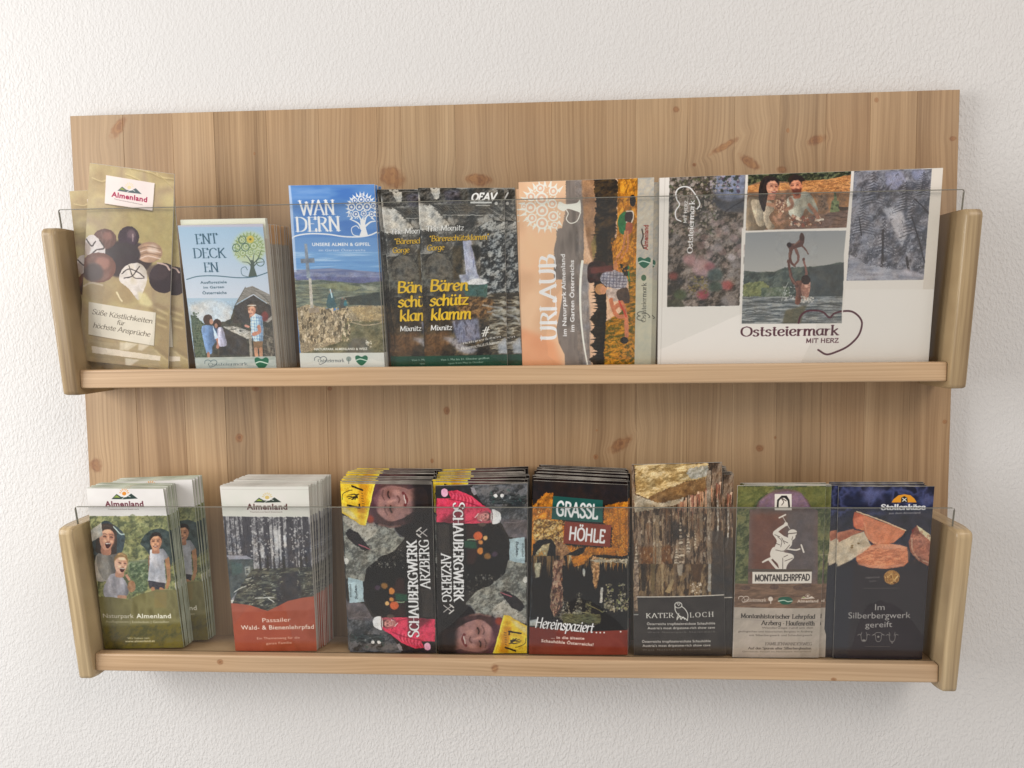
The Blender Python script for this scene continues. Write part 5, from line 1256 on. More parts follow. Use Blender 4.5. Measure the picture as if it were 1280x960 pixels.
KNOTS = [(-0.4781,-0.0163,0.0060,0.0150,0.7),(-0.3057,-0.0521,0.0014,0.0019,0),(-0.134,-0.0854,0.016,0.0113,0.5),(-0.0273,-0.0908,0.0150,0.0065,0.1),
 (0.2113,-0.0136,0.0034,0.0034,0),(0.2334,-0.079,0.0019,0.0019,0),(0.2683,-0.0582,0.017,0.0034,-0.5),(0.2995,-0.0778,0.0130,0.0050,0.6),(0.3372,-0.0871,0.0057,0.0038,0),
 (0.3431,-0.0415,0.0019,0.0028,0),(0.3768,-0.0536,0.0104,0.0047,-0.3),(0.4453,-0.0092,0.0024,0.0028,0),(0.5333,-0.0559,0.0038,0.0028,0),(-0.3391,-0.408,0.0047,0.0057,0),
 (-0.5302,-0.4427,0.0075,0.0085,0),(-0.0721,-0.3737,0.0038,0.0047,0),(-0.2199,-0.3454,0.0028,0.0028,0),(-0.3158,-0.3446,0.0047,0.0028,0),(0.1438,-0.4179,0.0151,0.0062,-0.6),
 (0.1141,-0.4328,0.0028,0.0028,0),(0.3145,-0.4224,0.0047,0.0038,0),(0.3327,-0.4096,0.0014,0.0019,0),(0.1152,-0.3997,0.0014,0.0014,0),(-0.0916,-0.4374,0.0019,0.0028,0),(0.5335,-0.3909,0.0024,0.0024,0)]
M_board = wood('pine board wood', ['806447','a38563','b69773','c7a983','9a8b76'], 'Z', KNOTS, vary=1.0)
M_cap = wood('pine end block wood', ['6e5a42','a08a68','c6ae86','e2cea6','9c917c'], 'Z', (), freq=.7, rough=.27, vary=.7)
M_rail = wood('pine rail wood', ['9c7e5c','bb9b78','cbac88','d8bc98','b29b82'], 'X', [(-0.01,-0.675,0.004,0.005,0),(-0.345,-0.672,0.0035,0.003,0),(0.385,-0.683,0.003,0.002,0)], freq=1.2, rough=.38, vary=.4)

def wall_mat():
    m, nt, ln, bs = new_mat('rough white wall plaster')
    tc = N(nt, 'ShaderNodeTexCoord'); mp = N(nt, 'ShaderNodeMapping'); ln.new(tc.outputs['Object'], mp.inputs[0]); mp.inputs['Scale'].default_value = (1, 1, .68); mp.inputs['Rotation'].default_value = (0, .3, 0)
    a = N(nt, 'ShaderNodeTexNoise', i_Scale=340.0, i_Detail=2.5, i_Roughness=.5, i_Distortion=.25); b = N(nt, 'ShaderNodeTexNoise', i_Scale=95.0, i_Detail=3.0, i_Distortion=.2); c = N(nt, 'ShaderNodeTexNoise', i_Scale=3.0, i_Detail=3.0)
    for t in (a, b, c): ln.new(mp.outputs[0], t.inputs['Vector'])
    sm = N(nt, 'ShaderNodeMapRange', interpolation_type='SMOOTHSTEP'); ln.new(a.outputs[0], sm.inputs[0]); sm.inputs[1].default_value = .3; sm.inputs[2].default_value = .75
    h = math_node(nt, ln, 'ADD', math_node(nt, ln, 'MULTIPLY', sm.outputs[0], 1.0), math_node(nt, ln, 'MULTIPLY', b.outputs[0], .9))
    st = N(nt, 'ShaderNodeMapRange'); ln.new(c.outputs[0], st.inputs[0]); st.inputs[1].default_value = .3; st.inputs[2].default_value = .7; st.inputs[3].default_value = .32; st.inputs[4].default_value = .75
    bp = N(nt, 'ShaderNodeBump', i_Distance=.0011); ln.new(st.outputs[0], bp.inputs['Strength']); ln.new(h, bp.inputs['Height']); ln.new(bp.outputs[0], bs.inputs['Normal'])
    ln.new(ramp_node(nt, ln, c.outputs[0], [(.3, 'd5d3d1'), (.7, 'dcdad8')]), bs.inputs['Base Color'])
    bs.inputs['Roughness'].default_value = .85; bs.inputs['Specular IOR Level'].default_value = .2
    return m

def plain(name, c, rough=.5, spec=.4, noisy=None, scale=(1, 1, 1)):
    m, nt, ln, bs = new_mat(name)
    if noisy:
        tc = N(nt, 'ShaderNodeTexCoord'); mp = N(nt, 'ShaderNodeMapping'); ln.new(tc.outputs['Object'], mp.inputs[0]); mp.inputs['Scale'].default_value = scale
        t = N(nt, 'ShaderNodeTexNoise', i_Scale=1.0, i_Detail=3.0); ln.new(mp.outputs[0], t.inputs['Vector'])
        ln.new(ramp_node(nt, ln, t.outputs[0], [(.35, c), (.65, noisy)]), bs.inputs['Base Color'])
    else: bs.inputs['Base Color'].default_value = lin(c)
    bs.inputs['Roughness'].default_value = rough; bs.inputs['Specular IOR Level'].default_value = spec
    return m

def pane_mat():
    """clear acrylic: lets everything through, mirrors a little, more at grazing angles"""
    m = bpy.data.materials.new('clear acrylic'); m.use_nodes = True; nt = m.node_tree.nodes; ln = m.node_tree.links; nt.clear()
    out = N(nt, 'ShaderNodeOutputMaterial'); mx = N(nt, 'ShaderNodeMixShader'); tr = N(nt, 'ShaderNodeBsdfTransparent'); gl = N(nt, 'ShaderNodeBsdfGlossy', i_Roughness=.06)
    lw = N(nt, 'ShaderNodeLayerWeight', i_Blend=.5)
    fr = math_node(nt, ln, 'ADD', math_node(nt, ln, 'MULTIPLY', math_node(nt, ln, 'POWER', lw.outputs['Facing'], 5.0), .9), .035)
    tr.inputs[0].default_value = (.978, .980, .976, 1)
    tc = N(nt, 'ShaderNodeTexCoord'); t = N(nt, 'ShaderNodeTexNoise', i_Scale=9.0, i_Detail=4.0); ln.new(tc.outputs['Object'], t.inputs['Vector'])
    r = N(nt, 'ShaderNodeMapRange'); ln.new(t.outputs[0], r.inputs[0]); r.inputs[3].default_value = .04; r.inputs[4].default_value = .16; ln.new(r.outputs[0], gl.inputs['Roughness'])
    ln.new(fr, mx.inputs[0]); ln.new(tr.outputs[0], mx.inputs[1]); ln.new(gl.outputs[0], mx.inputs[2]); ln.new(mx.outputs[0], out.inputs[0])
    return m
M_pane = pane_mat(); M_paneedge = plain('acrylic sawn edge', '7a786e', .25, .6)
M_paper = plain('paper page edges', 'd6d2ca', .6, .3, 'a9a59d', (30, 900, 6))
M_edged = plain('dark printed page edges', 'b5b0a8', .6, .3, '6e6a64', (60, 900, 60))
M_greene = plain('pale green page edges', 'c9cfbc', .6, .3, '9aa08c', (40, 900, 40))
M_paperw = plain('white paper', 'dcd8d0', .55, .3, 'cfcac2', (8, 8, 8))

# prints: a little brighter in the paint than in the room's light
GAIN = 1.08
def print_mat(name, pic, rough=.34, spec=.3):
    a = np.clip(pic.a, 0, 1)
    a = np.where(a <= .04045, a/12.92, ((a+.055)/1.055)**2.4)*GAIN
    a = a**1.1*1.10; a = np.clip(a, .003, .86); a = np.where(a <= .0031308, a*12.92, 1.055*a**(1/2.4)-.055)
    h, w = a.shape[:2]; px = np.ones((h, w, 4), np.float32); px[..., :3] = a[::-1]
    im = bpy.data.images.new(name, w, h); im.pixels.foreach_set(px.ravel()); im.update(); im.pack()
    m, nt, ln, bs = new_mat(name)
    uv = N(nt, 'ShaderNodeUVMap'); t = N(nt, 'ShaderNodeTexImage', image=im, interpolation='Cubic', extension='EXTEND'); ln.new(uv.outputs[0], t.inputs[0])
    ln.new(t.outputs[0], bs.inputs['Base Color']); bs.inputs['Roughness'].default_value = rough; bs.inputs['Specular IOR Level'].default_value = spec
    tc = N(nt, 'ShaderNodeTexCoord'); n = N(nt, 'ShaderNodeTexNoise', i_Scale=14.0, i_Detail=2.0); ln.new(tc.outputs['Object'], n.inputs['Vector'])
    bp = N(nt, 'ShaderNodeBump', i_Strength=.25, i_Distance=.004); ln.new(n.outputs[0], bp.inputs['Height']); ln.new(bp.outputs[0], bs.inputs['Normal'])
    return m

# ----------------------------------------------------------------------------
# GEOMETRY HELPERS
# ----------------------------------------------------------------------------
def small_smooth(me, k=.08):
    A = max(p.area for p in me.polygons)
    me.polygons.foreach_set('use_smooth', [p.area < A*k for p in me.polygons])

def link_mesh(name, verts, faces, mats, parent=None, fmats=None, bevel=0, seg=2, smooth=False, uvs=None):
    me = bpy.data.meshes.new(name); me.from_pydata(verts, [], faces)
    for m in (mats if isinstance(mats, (list, tuple)) else [mats]): me.materials.append(m)
    if fmats: me.polygons.foreach_set('material_index', fmats)
    if uvs:
        l = me.uv_layers.new(name='UVMap'); flat = [c for f in faces for v in f for c in uvs.get(v, (0, 0))]; l.data.foreach_set('uv', flat)
    me.update(); 
    bm = bmesh.new(); bm.from_mesh(me); bmesh.ops.recalc_face_normals(bm, faces=bm.faces)
    if bevel: bmesh.ops.bevel(bm, geom=list(bm.edges), offset=bevel, segments=seg, profile=.5, affect='EDGES', clamp_overlap=True)
    bm.to_mesh(me); bm.free()
    if smooth or bevel: small_smooth(me)
    o = bpy.data.objects.new(name, me); COL.objects.link(o)
    if parent: o.parent = parent
    return o

def flat_shade_by_angle(o, a=35):
    me = o.data; bm = bmesh.new(); bm.from_mesh(me)
    for e in bm.edges: e.smooth = not (len(e.link_faces) == 2 and e.calc_face_angle(0) > math.radians(a))
    bm.to_mesh(me); bm.free()

def box(name, x0, x1, y0, y1, z0, z1, mat, parent=None, bevel=0, seg=2):
    v = [(x, y, z) for x in (x0, x1) for y in (y0, y1) for z in (z0, z1)]
    f = [(0,1,3,2),(4,6,7,5),(0,4,5,1),(2,3,7,6),(0,2,6,4),(1,5,7,3)]
    return link_mesh(name, v, f, mat, parent, bevel=bevel, seg=seg)

def empty(name, loc=(0, 0, 0)):
    o = bpy.data.objects.new(name, None); COL.objects.link(o); o.location = loc; o.empty_display_size = .05; return o

def tag(o, label=None, cat=None, group=None, kind=None):
    if label: o['label'] = label
    if cat: o['category'] = cat
    if group: o['group'] = group
    if kind: o['kind'] = kind

# ----------------------------------------------------------------------------
# WALL
# ----------------------------------------------------------------------------
wall = link_mesh('wall', [(-3, .0195, -2.2), (3, .0195, -2.2), (3, .0195, 1.8), (-3, .0195, 1.8)], [(0, 1, 2, 3)], wall_mat())
tag(wall, kind='structure')

# ----------------------------------------------------------------------------
# RACK
# ----------------------------------------------------------------------------
rack = empty('brochure_rack', (0, 0, -.69))
tag(rack, 'wall mounted pine brochure rack with two shelves and clear acrylic fronts', 'rack')
HW = .54; E_, CW = .01806, .01885; DT, DB = .10002, .07379; OUT = HW-E_; INN = OUT-CW
SX = [-HW, -0.4724, -0.4088, -0.3559, -0.2894, -0.224, -0.1511, -0.1214, -0.0548, 0.0103, 0.0627, 0.1639, 0.2256, 0.2807, 0.3335, 0.387, 0.4384, 0.4917, HW]
def child(o): o.parent = rack; o.matrix_parent_inverse = Matrix.Translation((0, 0, .69)); return o
rnd = random.Random(4)
for i in range(len(SX)-1):
    d = rnd.choice((0, .0001, .0002))
    child(box('stave', SX[i]+.00004, SX[i+1]-.00004, d, .0185, -.684, 0, M_board, bevel=.0003, seg=1))
for b in (-.3449, -.6938):
    a = b+.1952
    for s in (-1, 1):
        # side profile of the end block, corners rounded in front
        prof = [(0, b), (-DB+.004, b), (-DB-.0002, b+.0012), (-DB-.0012, b+.005)]
        prof += [(-DT+.0006, a-.009), (-DT+.0012, a-.004), (-DT+.004, a-.001), (-DT+.009, a), (0, a)]
        x0, x1 = (s*INN, s*OUT) if s > 0 else (s*OUT, s*INN)
        n = len(prof); v = [(x0, y, z) for y, z in prof]+[(x1, y, z) for y, z in prof]
        f = [tuple(range(n)), tuple(range(2*n-1, n-1, -1))]+[(i, (i+1) % n, n+(i+1) % n, n+i) for i in range(n)]
        me = link_mesh('end_block', v, f, M_cap)
        bm = bmesh.new(); bm.from_mesh(me.data)
        bmesh.ops.bevel(bm, geom=[e for e in bm.edges if abs(e.verts[0].co.x-e.verts[1].co.x) < 1e-6 and max(e.verts[0].co.y, e.verts[1].co.y) < -.001], offset=.0042, segments=5, profile=.5, affect='EDGES')
        bm.to_mesh(me.data); bm.free(); small_smooth(me.data, .05)
        child(me)
    child(box('front_rail', -INN, INN, -.0687, -.0556, b+.0080, b+.0299, M_rail, bevel=.0022, seg=3))
    child(box('shelf_board', -INN, INN, -.0553, -.0002, b+.0125, b+.0275, M_rail, bevel=.0006, seg=1))
    # acrylic sheet, leaning outwards, rounded top corners
    gx = INN+.0047; zt = a+.0219; zb = b+.0275; yb, yt = -.0530, -.0856; r = .003
    out = [(-gx, 0), (-gx, 1)] ; pts = [(-gx, zb)]
    for k in range(5): t = k/4*math.pi/2; pts.append((-gx+r-r*math.cos(t), zt-r+r*math.sin(t)))
    for k in range(5): t = (1-k/4)*math.pi/2; pts.append((gx-r+r*math.cos(t), zt-r+r*math.sin(t)))
    pts.append((gx, zb))
    yy = lambda z: yb+(yt-yb)*(z-zb)/(zt-zb)
    n = len(pts); T = .0024
    v = [(x, yy(z), z) for x, z in pts]+[(x, yy(z)+T, z) for x, z in pts]
    f = [tuple(range(n)), tuple(range(2*n-1, n-1, -1))]+[(i, (i+1) % n, n+(i+1) % n, n+i) for i in range(n)]
    child(link_mesh('acrylic_pane', v, f, [M_pane, M_paneedge], fmats=[0, 0]+[1]*n))

    # the sawn, polished rim of the sheet
    for (xa, za, xb, zb_) in ((-gx+r, zt-.0006, gx-r, zt+.0001), (-gx-.0001, zb, -gx+.0006, zt-r), (gx-.0006, zb, gx+.0001, zt-r)):
        v = [(x, yy(z)+o, z) for x in (xa, xb) for o in (-.0002, T+.0002) for z in (za, zb_)]
        child(link_mesh('sheet_edge', v, [(0,1,3,2),(4,6,7,5),(0,4,5,1),(2,3,7,6),(0,2,6,4),(1,5,7,3)], M_paneedge))

# ----------------------------------------------------------------------------
# LEAFLETS
# ----------------------------------------------------------------------------
LEAN = math.radians(8.903)
def leaflet_mesh(name, corners, thick, mat, flip=False, bow=.0012, seed=0, nx=8, nz=10, twist=0.0, dark=False, edge=None):
    """a folded leaflet standing on its lower edge: printed face in front, folded paper behind"""
    TL, TR, BR, BL = [np.array(c)/1000 for c in corners]
    mb = min(BR[1], BL[1]); BR = BR-[0, mb]; BL = BL-[0, mb]
    rs = np.random.RandomState(seed); w1, w2 = rs.rand(2)*6.28
    v = []; uv = {}
    for side in (0, 1):
        for j in range(nz+1):
            for i in range(nx+1):
                s, t = i/nx, j/nz
                P = (BL*(1-s)+BR*s)*(1-t)+(TL*(1-s)+TR*s)*t
                y = bow*(1-(2*s-1)**2)*(-1)*math.sin(t*2.6+.2)+.0005*math.sin(5*t+w1)*math.cos(3*s+w2)+twist*(s-.5)*t
                if side: y += thick
                k = len(v); v.append((P[0], y+bow, max(P[1], 0)+.0002))
                if not side: uv[k] = (1-s, 1-t) if flip else (s, t)
    W = nx+1; A = W*(nz+1); f = []; fm = []
    for j in range(nz):
        for i in range(nx):
            a = j*W+i
            f.append((a, a+1, a+W+1, a+W)); fm.append(0)
            f.append((A+a, A+a+W, A+a+W+1, A+a+1)); fm.append(1)
    for i in range(nx): f.append((i, A+i, A+i+1, i+1)); fm.append(1); q = nz*W+i; f.append((q, q+1, A+q+1, A+q)); fm.append(1)
    for j in range(nz): q = j*W; f.append((q, q+W, A+q+W, A+q)); fm.append(1); q = j*W+nx; f.append((q, A+q, A+q+W, q+W)); fm.append(1)
    me = bpy.data.meshes.new(name); me.from_pydata(v, [], f); me.materials.append(mat); me.materials.append(edge or (M_edged if dark else M_paperw))
    me.polygons.foreach_set('material_index', fm)
    l = me.uv_layers.new(name='UVMap'); l.data.foreach_set('uv', [c for ff in f for k in ff for c in uv.get(k, (0, 0))])
    bm = bmesh.new(); bm.from_mesh(me); bmesh.ops.recalc_face_normals(bm, faces=bm.faces)
    for e in bm.edges: e.smooth = not (len(e.link_faces) == 2 and e.calc_face_angle(0) > 1.0)
    bm.to_mesh(me); bm.free(); me.polygons.foreach_set('use_smooth', [True]*len(me.polygons))
    # folded sheets inside, peeping out by half a millimetre at the top and the open side
    pv = []; pf = []
    m = 2 if thick > .0011 else 1
    for q in range(m):
        y0 = thick*(.22+.56*q/m)+.0001; y1 = y0+thick*.56/m*.62; b0 = len(pv)
        ex = .0002+.0001*q
        for yy_ in (y0, y1):
            for j in range(nz+1):
                t = j/nz*1.0
                for s, e in ((0, .001), (1, ex)):
                    P = (BL*(1-s)+BR*s)*(1-t)+(TL*(1-s)+TR*s)*t
                    yb_ = .0005*math.sin(5*t+w1)*math.cos(3*s+w2)+twist*(s-.5)*t
                    pv.append((P[0]+e, yb_+yy_+bow, P[1]+.0003+(.0001 if j == nz else 0)))
        B = 2*(nz+1)
        for j in range(nz):
            a = b0+2*j; pf += [(a, a+1, a+3, a+2), (a+B, a+B+2, a+B+3, a+B+1), (a+1, a+B+1, a+B+3, a+3), (a, a+2, a+B+2, a+B)]
        a = b0+2*nz; pf.append((a, a+1, a+B+1, a+B))
    pm = bpy.data.meshes.new('pages'); pm.from_pydata(pv, [], pf); pm.materials.append(edge or (M_edged if dark else M_paper))
    return me, pm, thick, mat, flip, dark, edge

def place(name, meshes, x, y, z, lean, label, cat, group=None, ry=0.0, rz=0.0):
    o = bpy.data.objects.new(name, meshes[0]); COL.objects.link(o)
    o.location = (x, y, z); o.rotation_euler = (lean, ry, rz)
    p = bpy.data.objects.new('pages', meshes[1]); COL.objects.link(p); p.parent = o
    tag(o, label, cat, group)
    return o

FY = -.0525
UP, LO = -.3169, -.6658
Q = {
'A1': (-0.4579, UP, [(-7.2, 242.6), (90.7, 227.9), (55.1, 1.6), (-55.1, 14.5)]),
'A2': (-0.4530, UP, [(-45.1, 213.1), (56.1, 216.2), (53.0, 0.6), (-53.0, 0.6)]),
'A3': (-0.4317, UP, [(-39.6, 225.9), (60.0, 221.8), (52.9, 3.3), (-52.9, 2.4)]),
'B': (-0.3183, UP, [(-52.0, 170.6), (49.0, 170.4), (49.6, 2.3), (-49.6, 3.2)]),
'C': (-0.1885, UP, [(-47.1, 212.5), (51.5, 211.5), (51.0, 2.0), (-51.0, 2.0)]),
'D0': (-0.0821, UP, [(-53.7, 206.7), (42.4, 205.4), (49.1, 1.9), (-49.1, 2.9)]),
'D1': (-0.0747, UP, [(-56.3, 203.5), (39.4, 201.8), (49.3, 2.8), (-49.3, 3.8)]),
'D2': (-0.0403, UP, [(-47.3, 206.5), (50.0, 204.3), (48.8, 2.5), (-48.8, 3.5)]),
'D3': (-0.0225, UP, [(-51.6, 205.3), (43.8, 204.9), (48.5, 2.7), (-48.5, 3.3)]),
'E': (0.1013, UP, [(-75.4, 210.0), (74.7, 211.7), (74.9, 1.8), (-74.9, 2.8)]),
'E2': (0.1032, UP, [(-80.1, 203.2), (79.1, 207.3), (78.6, 0.8), (-78.6, 2.3)]),
'F': (0.3371, UP, [(-155.0, 211.1), (148.1, 214.5), (153.1, 2.5), (-153.1, 2.2)]),
'G1': (-0.4498, LO, [(-42.8, 213.2), (50.9, 212.2), (51.5, 6.2), (-51.5, 2.5)]),
'G2': (-0.4275, LO, [(-52.7, 213.2), (50.9, 217.2), (50.7, 15.5), (-50.7, 10.8)]),
'H': (-0.2819, LO, [(-47.9, 215.2), (58.1, 215.2), (51.1, 0.1), (-51.1, -0.6)]),
'I1': (-0.1362, LO, [(-49.5, 219.1), (57.7, 218.1), (53.3, 1.8), (-53.3, 1.4)]),
'I2': (-0.0262, LO, [(-48.1, 216.1), (58.2, 219.0), (53.8, 1.2), (-53.8, -0.3)]),
'J': (0.0892, LO, [(-49.9, 222.4), (57.3, 217.0), (59.2, 2.9), (-59.2, 1.3)]),
'K': (0.2102, LO, [(-59.5, 241.0), (41.0, 243.6), (53.8, 4.6), (-53.8, 3.1)]),
'K2': (0.2206, LO, [(-55.4, 229.5), (44.4, 229.4), (51.8, 3.7), (-51.8, 1.1)]),
'L': (0.3228, LO, [(-53.2, 216.1), (44.3, 216.1), (50.2, 0.9), (-50.2, 0.5)]),
'L2': (0.3316, LO, [(-53.5, 215.1), (42.5, 215.1), (49.7, 1.0), (-49.7, 0.6)]),
'M': (0.4406, LO, [(-59.5, 215.1), (44.7, 215.1), (50.8, -0.5), (-50.8, -1.0)]),
'M2': (0.4305, LO, [(-56.4, 215.6), (46.9, 216.0), (51.8, -0.6), (-51.8, -1.1)]),
}
def one(key, name, mat, thick, dy, label, cat='leaflet', group=None, flip=False, bow=.0012, seed=0, twist=0.0, lean=LEAN):
    x, z, c = Q[key]
    ms = leaflet_mesh(name, c, thick, mat, flip, bow, seed, twist=twist, dark=key[0] in 'DIJKM', edge=M_greene if key[0] == 'G' else None)
    return place(name, ms, x, FY+dy, z, lean, label, cat, group), ms

def stack(key, ms, name, n, y0, y1, lean1, label, group, drift=0.0, jit=.0016, seed=0, zs=1.0, cat='leaflet', lean0=LEAN, jz=.3):
    """the leaflets behind the front one, fanning back to the board; gaps, heights and turns vary"""
    x, z, c = Q[key]; r = random.Random(seed)
    g = [1+(1.6*r.random() if r.random() < .3 else .25*r.random()) for _ in range(n)]; tot = sum(g); acc = 0; wx = 0
    for k in range(n):
        acc += g[k]; t = acc/tot; wx = wx*.6+r.uniform(-jit, jit)
        up = r.random()**3*.0045*jz/.3
        if n > 3 and k % 4 == 0: var = ms if k == 0 else leaflet_mesh(name, c, ms[2], ms[3], ms[4], r.uniform(.0003, .0028), seed+k, twist=r.uniform(-.0012, .0012), dark=ms[5], edge=ms[6])
        elif n <= 3: var = ms
        o = place(name, var, x+drift*t+wx, FY+y0+(y1-y0)*t, z+.0004, lean0+(lean1-lean0)*t+r.uniform(-.002, .002), label, cat, group, ry=r.uniform(-.008, .008), rz=r.uniform(-.01, .01)*min(1, n/10))
        o.scale = (1, 1, zs*(1+up-.001))

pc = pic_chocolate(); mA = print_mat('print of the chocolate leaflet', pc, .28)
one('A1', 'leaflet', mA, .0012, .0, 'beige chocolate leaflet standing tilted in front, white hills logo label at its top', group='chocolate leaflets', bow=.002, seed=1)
one('A3', 'leaflet', mA, .0012, .0045, 'beige chocolate leaflet peeping out on the right behind the tilted one', group='chocolate leaflets', seed=2)
one('A2', 'leaflet', mA, .0012, .0075, 'rearmost beige chocolate leaflet whose top left corner sticks out over the wall', group='chocolate leaflets', seed=3)

mB = print_mat('print of the Entdecken booklet', pic_entdecken())
_, ms = one('B', 'booklet', mB, .0020, .0005, 'short pale blue booklet lettered ENT DECK EN with a tree, front of its pile', 'booklet', 'Entdecken booklets', seed=4)
mB3 = print_mat('print of the pale sheet', pic_plain('e9e0d0', 'd8cfc2', 'ccc2b4'))
ms = leaflet_mesh('booklet', Q['B'][2], .0020, mB3, seed=6)
stack('B', ms, 'booklet', 2, .0025, .0065, LEAN*.92, 'taller pale sheet rising just behind the ENT DECK EN front booklet', 'Entdecken booklets', drift=.001, seed=5, zs=1.035, cat='booklet')
mB2 = print_mat('print of the tan booklet', pic_plain('c39a6c', 'aea598', '9b9184'))
ms = leaflet_mesh('booklet', Q['B'][2], .0020, mB2, seed=6)
stack('B', ms, 'booklet', 8, .0085, .030, LEAN*.45, 'tan and grey booklet fanned out to the right behind the ENT DECK EN booklet', 'Entdecken booklets', drift=.013, jit=.0004, seed=6, cat='booklet', lean0=LEAN*.9)

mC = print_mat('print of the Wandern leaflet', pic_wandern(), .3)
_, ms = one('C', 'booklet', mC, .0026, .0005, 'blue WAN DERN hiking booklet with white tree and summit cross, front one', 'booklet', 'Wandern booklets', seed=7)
stack('C', ms, 'booklet', 3, .003, .012, LEAN*.75, 'hiking booklet hidden behind the blue WAN DERN front one', 'Wandern booklets', drift=.002, jit=.0003, seed=8, cat='booklet')

mD = print_mat('print of the gorge leaflet', pic_gorge(), .3)
one('D2', 'leaflet', mD, .0013, .0005, 'grey gorge leaflet with waterfall and full yellow title, front of the three', group='gorge leaflets', seed=9)
one('D1', 'leaflet', mD, .0013, .0028, 'grey gorge leaflet half covered by the front one, cut yellow title at the left', group='gorge leaflets', seed=10)
one('D3', 'leaflet', mD, .0013, .0050, 'grey gorge leaflet showing only a dark strip right of the front one', group='gorge leaflets', seed=11)
_, ms = one('D0', 'leaflet', mD, .0013, .0072, 'grey gorge leaflet showing a dark sliver beside the blue hiking booklet', group='gorge leaflets', seed=12)
stack('D0', ms, 'leaflet', 9, .009, .030, LEAN*.4, 'leaflet packed behind the grey gorge leaflets', 'gorge leaflets', drift=.004, seed=13)

mE = print_mat('print of the Urlaub brochure', pic_urlaub(), .3)
one('E', 'brochure', mE, .0030, .0005, 'peach brochure with URLAUB running upward and an autumn meadow photo', 'brochure', 'Urlaub brochures', seed=14, bow=.0016)
one('E2', 'brochure', mE, .0030, .0052, 'second URLAUB brochure showing narrow pale edges behind the peach front one', 'brochure', 'Urlaub brochures', seed=15, bow=.001)

mF = print_mat('print of the region catalogue', pic_region(), .3)
_, ms = one('F', 'catalogue', mF, .0060, .0005, 'wide white catalogue with four photos, heart outline and Oststeiermark lettering', 'catalogue', 'region catalogues', seed=16, bow=.0015)
stack('F', ms, 'catalogue', 1, .0, .008, LEAN*.9, 'catalogue hidden behind the wide white one with four photos', 'region catalogues', jit=.0002, seed=17, cat='catalogue')

mG = print_mat('print of the nature park leaflet', pic_naturpark(), .3)
_, ms = one('G1', 'leaflet', mG, .0016, .0005, 'olive green nature park leaflet with laughing children, front of the left pile', group='nature park leaflets', seed=18)
stack('G1', ms, 'leaflet', 11, .0022, .020, LEAN*.8, 'leaflet in the left pile behind the laughing children cover', 'nature park leaflets', drift=.003, jit=.0005, seed=19)
_, ms = one('G2', 'leaflet', mG, .0015, .0225, 'nature park leaflet leading the second pile, set back to the right in shade', group='nature park leaflets', seed=20, lean=LEAN*.8)
stack('G2', ms, 'leaflet', 8, .0240, .036, LEAN*.6, 'leaflet in the second, set back nature park pile', 'nature park leaflets', drift=.002, jit=.0005, seed=21, lean0=LEAN*.8)

mH = print_mat('print of the forest trail leaflet', pic_forest(), .3)
_, ms = one('H', 'leaflet', mH, .0018, .0005, 'forest trail leaflet with rust red foot and white head, front of its pile', group='forest trail leaflets', seed=22)
stack('H', ms, 'leaflet', 19, .0022, .038, LEAN*.35, 'leaflet fanned out behind the forest trail front leaflet', 'forest trail leaflets', drift=.009, jit=.0012, seed=23)

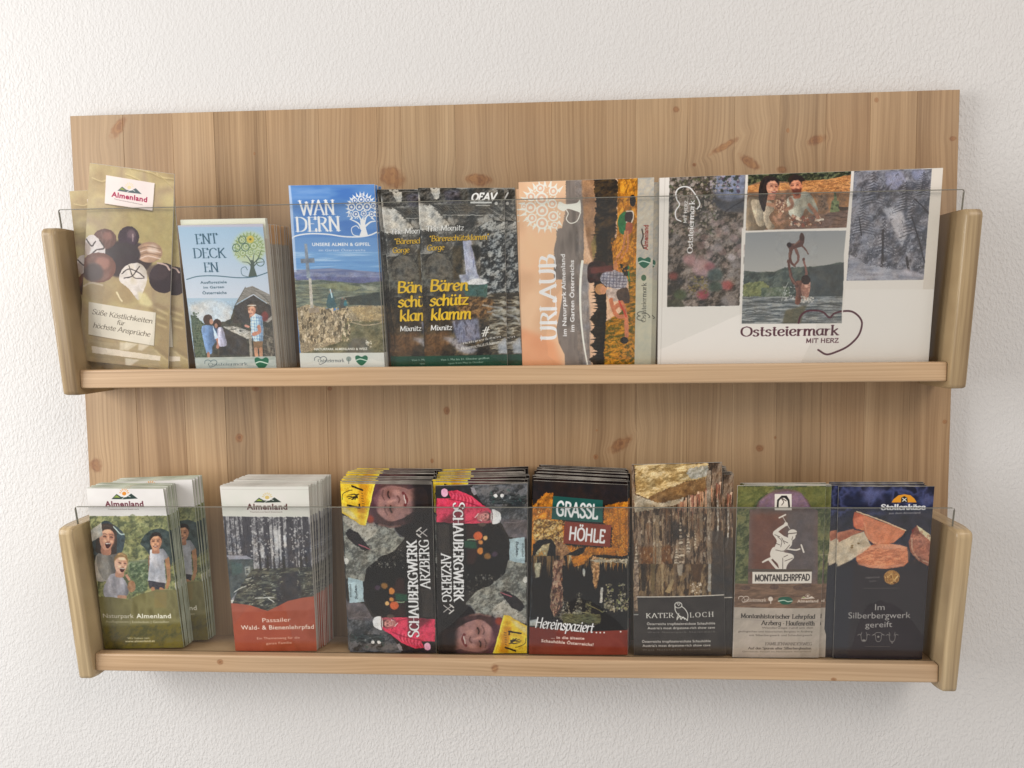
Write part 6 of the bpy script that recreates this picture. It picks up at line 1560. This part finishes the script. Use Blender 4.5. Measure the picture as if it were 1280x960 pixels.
mI = print_mat('print of the mine leaflet', pic_mine(), .26)
_, ms1 = one('I1', 'leaflet', mI, .0016, .0005, 'black mine leaflet whose title reads upward, yellow helmet at its top left', group='mine leaflets', flip=True, seed=24)
stack('I1', ms1, 'leaflet', 24, .0022, .044, LEAN*.0, 'leaflet in the pile behind the mine leaflet with the helmet at the top', 'mine leaflets', drift=-.004, jit=.0028, seed=25, jz=.9)
_, ms2 = one('I2', 'leaflet', mI, .0016, .0005, 'black mine leaflet whose title reads downward, red jacket at its top left', group='mine leaflets', seed=26)
stack('I2', ms1, 'leaflet', 24, .0022, .044, LEAN*.0, 'leaflet in the pile behind the mine leaflet with the red jacket at the top', 'mine leaflets', drift=-.004, jit=.0028, seed=27, jz=.9)

mJ = print_mat('print of the cave leaflet', pic_grassl(), .26)
_, ms = one('J', 'leaflet', mJ, .0016, .0005, 'orange and black cave leaflet with green and red title boxes, front of its pile', group='cave leaflets', seed=28)
stack('J', ms, 'leaflet', 24, .0022, .044, LEAN*.0, 'leaflet in the pile behind the cave leaflet with green and red title boxes', 'cave leaflets', drift=.005, jit=.0022, seed=29, jz=.9)

mK = print_mat('print of the dripstone leaflet', pic_kater(), .3)
_, ms = one('K', 'leaflet', mK, .0013, .0005, 'tall brown dripstone cave leaflet with a small white owl emblem, front one', group='dripstone cave leaflets', seed=30, bow=.002)
_, ms = one('K2', 'leaflet', mK, .0013, .0034, 'dripstone cave leaflet showing a strip at the right behind the owl leaflet', group='dripstone cave leaflets', seed=31)
stack('K2', ms, 'leaflet', 8, .005, .024, LEAN*.5, 'leaflet packed behind the two dripstone cave leaflets', 'dripstone cave leaflets', drift=-.002, jit=.0010, seed=32)

mL = print_mat('print of the mining trail leaflet', pic_montan(), .34)
one('L', 'leaflet', mL, .0013, .0005, 'green and brown mining trail leaflet with a white kneeling miner, front one', group='mining trail leaflets', seed=33)
_, ms = one('L2', 'leaflet', mL, .0013, .0030, 'mining trail leaflet showing a dark green strip right of the front one', group='mining trail leaflets', seed=34)
stack('L2', ms, 'leaflet', 3, .0046, .011, LEAN*.85, 'leaflet hidden behind the two mining trail leaflets', 'mining trail leaflets', drift=-.002, jit=.0004, seed=35)

mM = print_mat('print of the cheese leaflet', pic_cheese(), .26)
one('M', 'leaflet', mM, .0015, .0005, 'dark blue cheese leaflet with orange cheese wheel, front one at the far right', group='cheese leaflets', seed=36)
_, ms = one('M2', 'leaflet', mM, .0015, .0032, 'dark blue cheese leaflet showing a strip left of the front one', group='cheese leaflets', seed=37)
stack('M2', ms, 'leaflet', 3, .005, .011, LEAN*.85, 'leaflet hidden behind the two cheese leaflets', 'cheese leaflets', drift=.002, jit=.0004, seed=38)
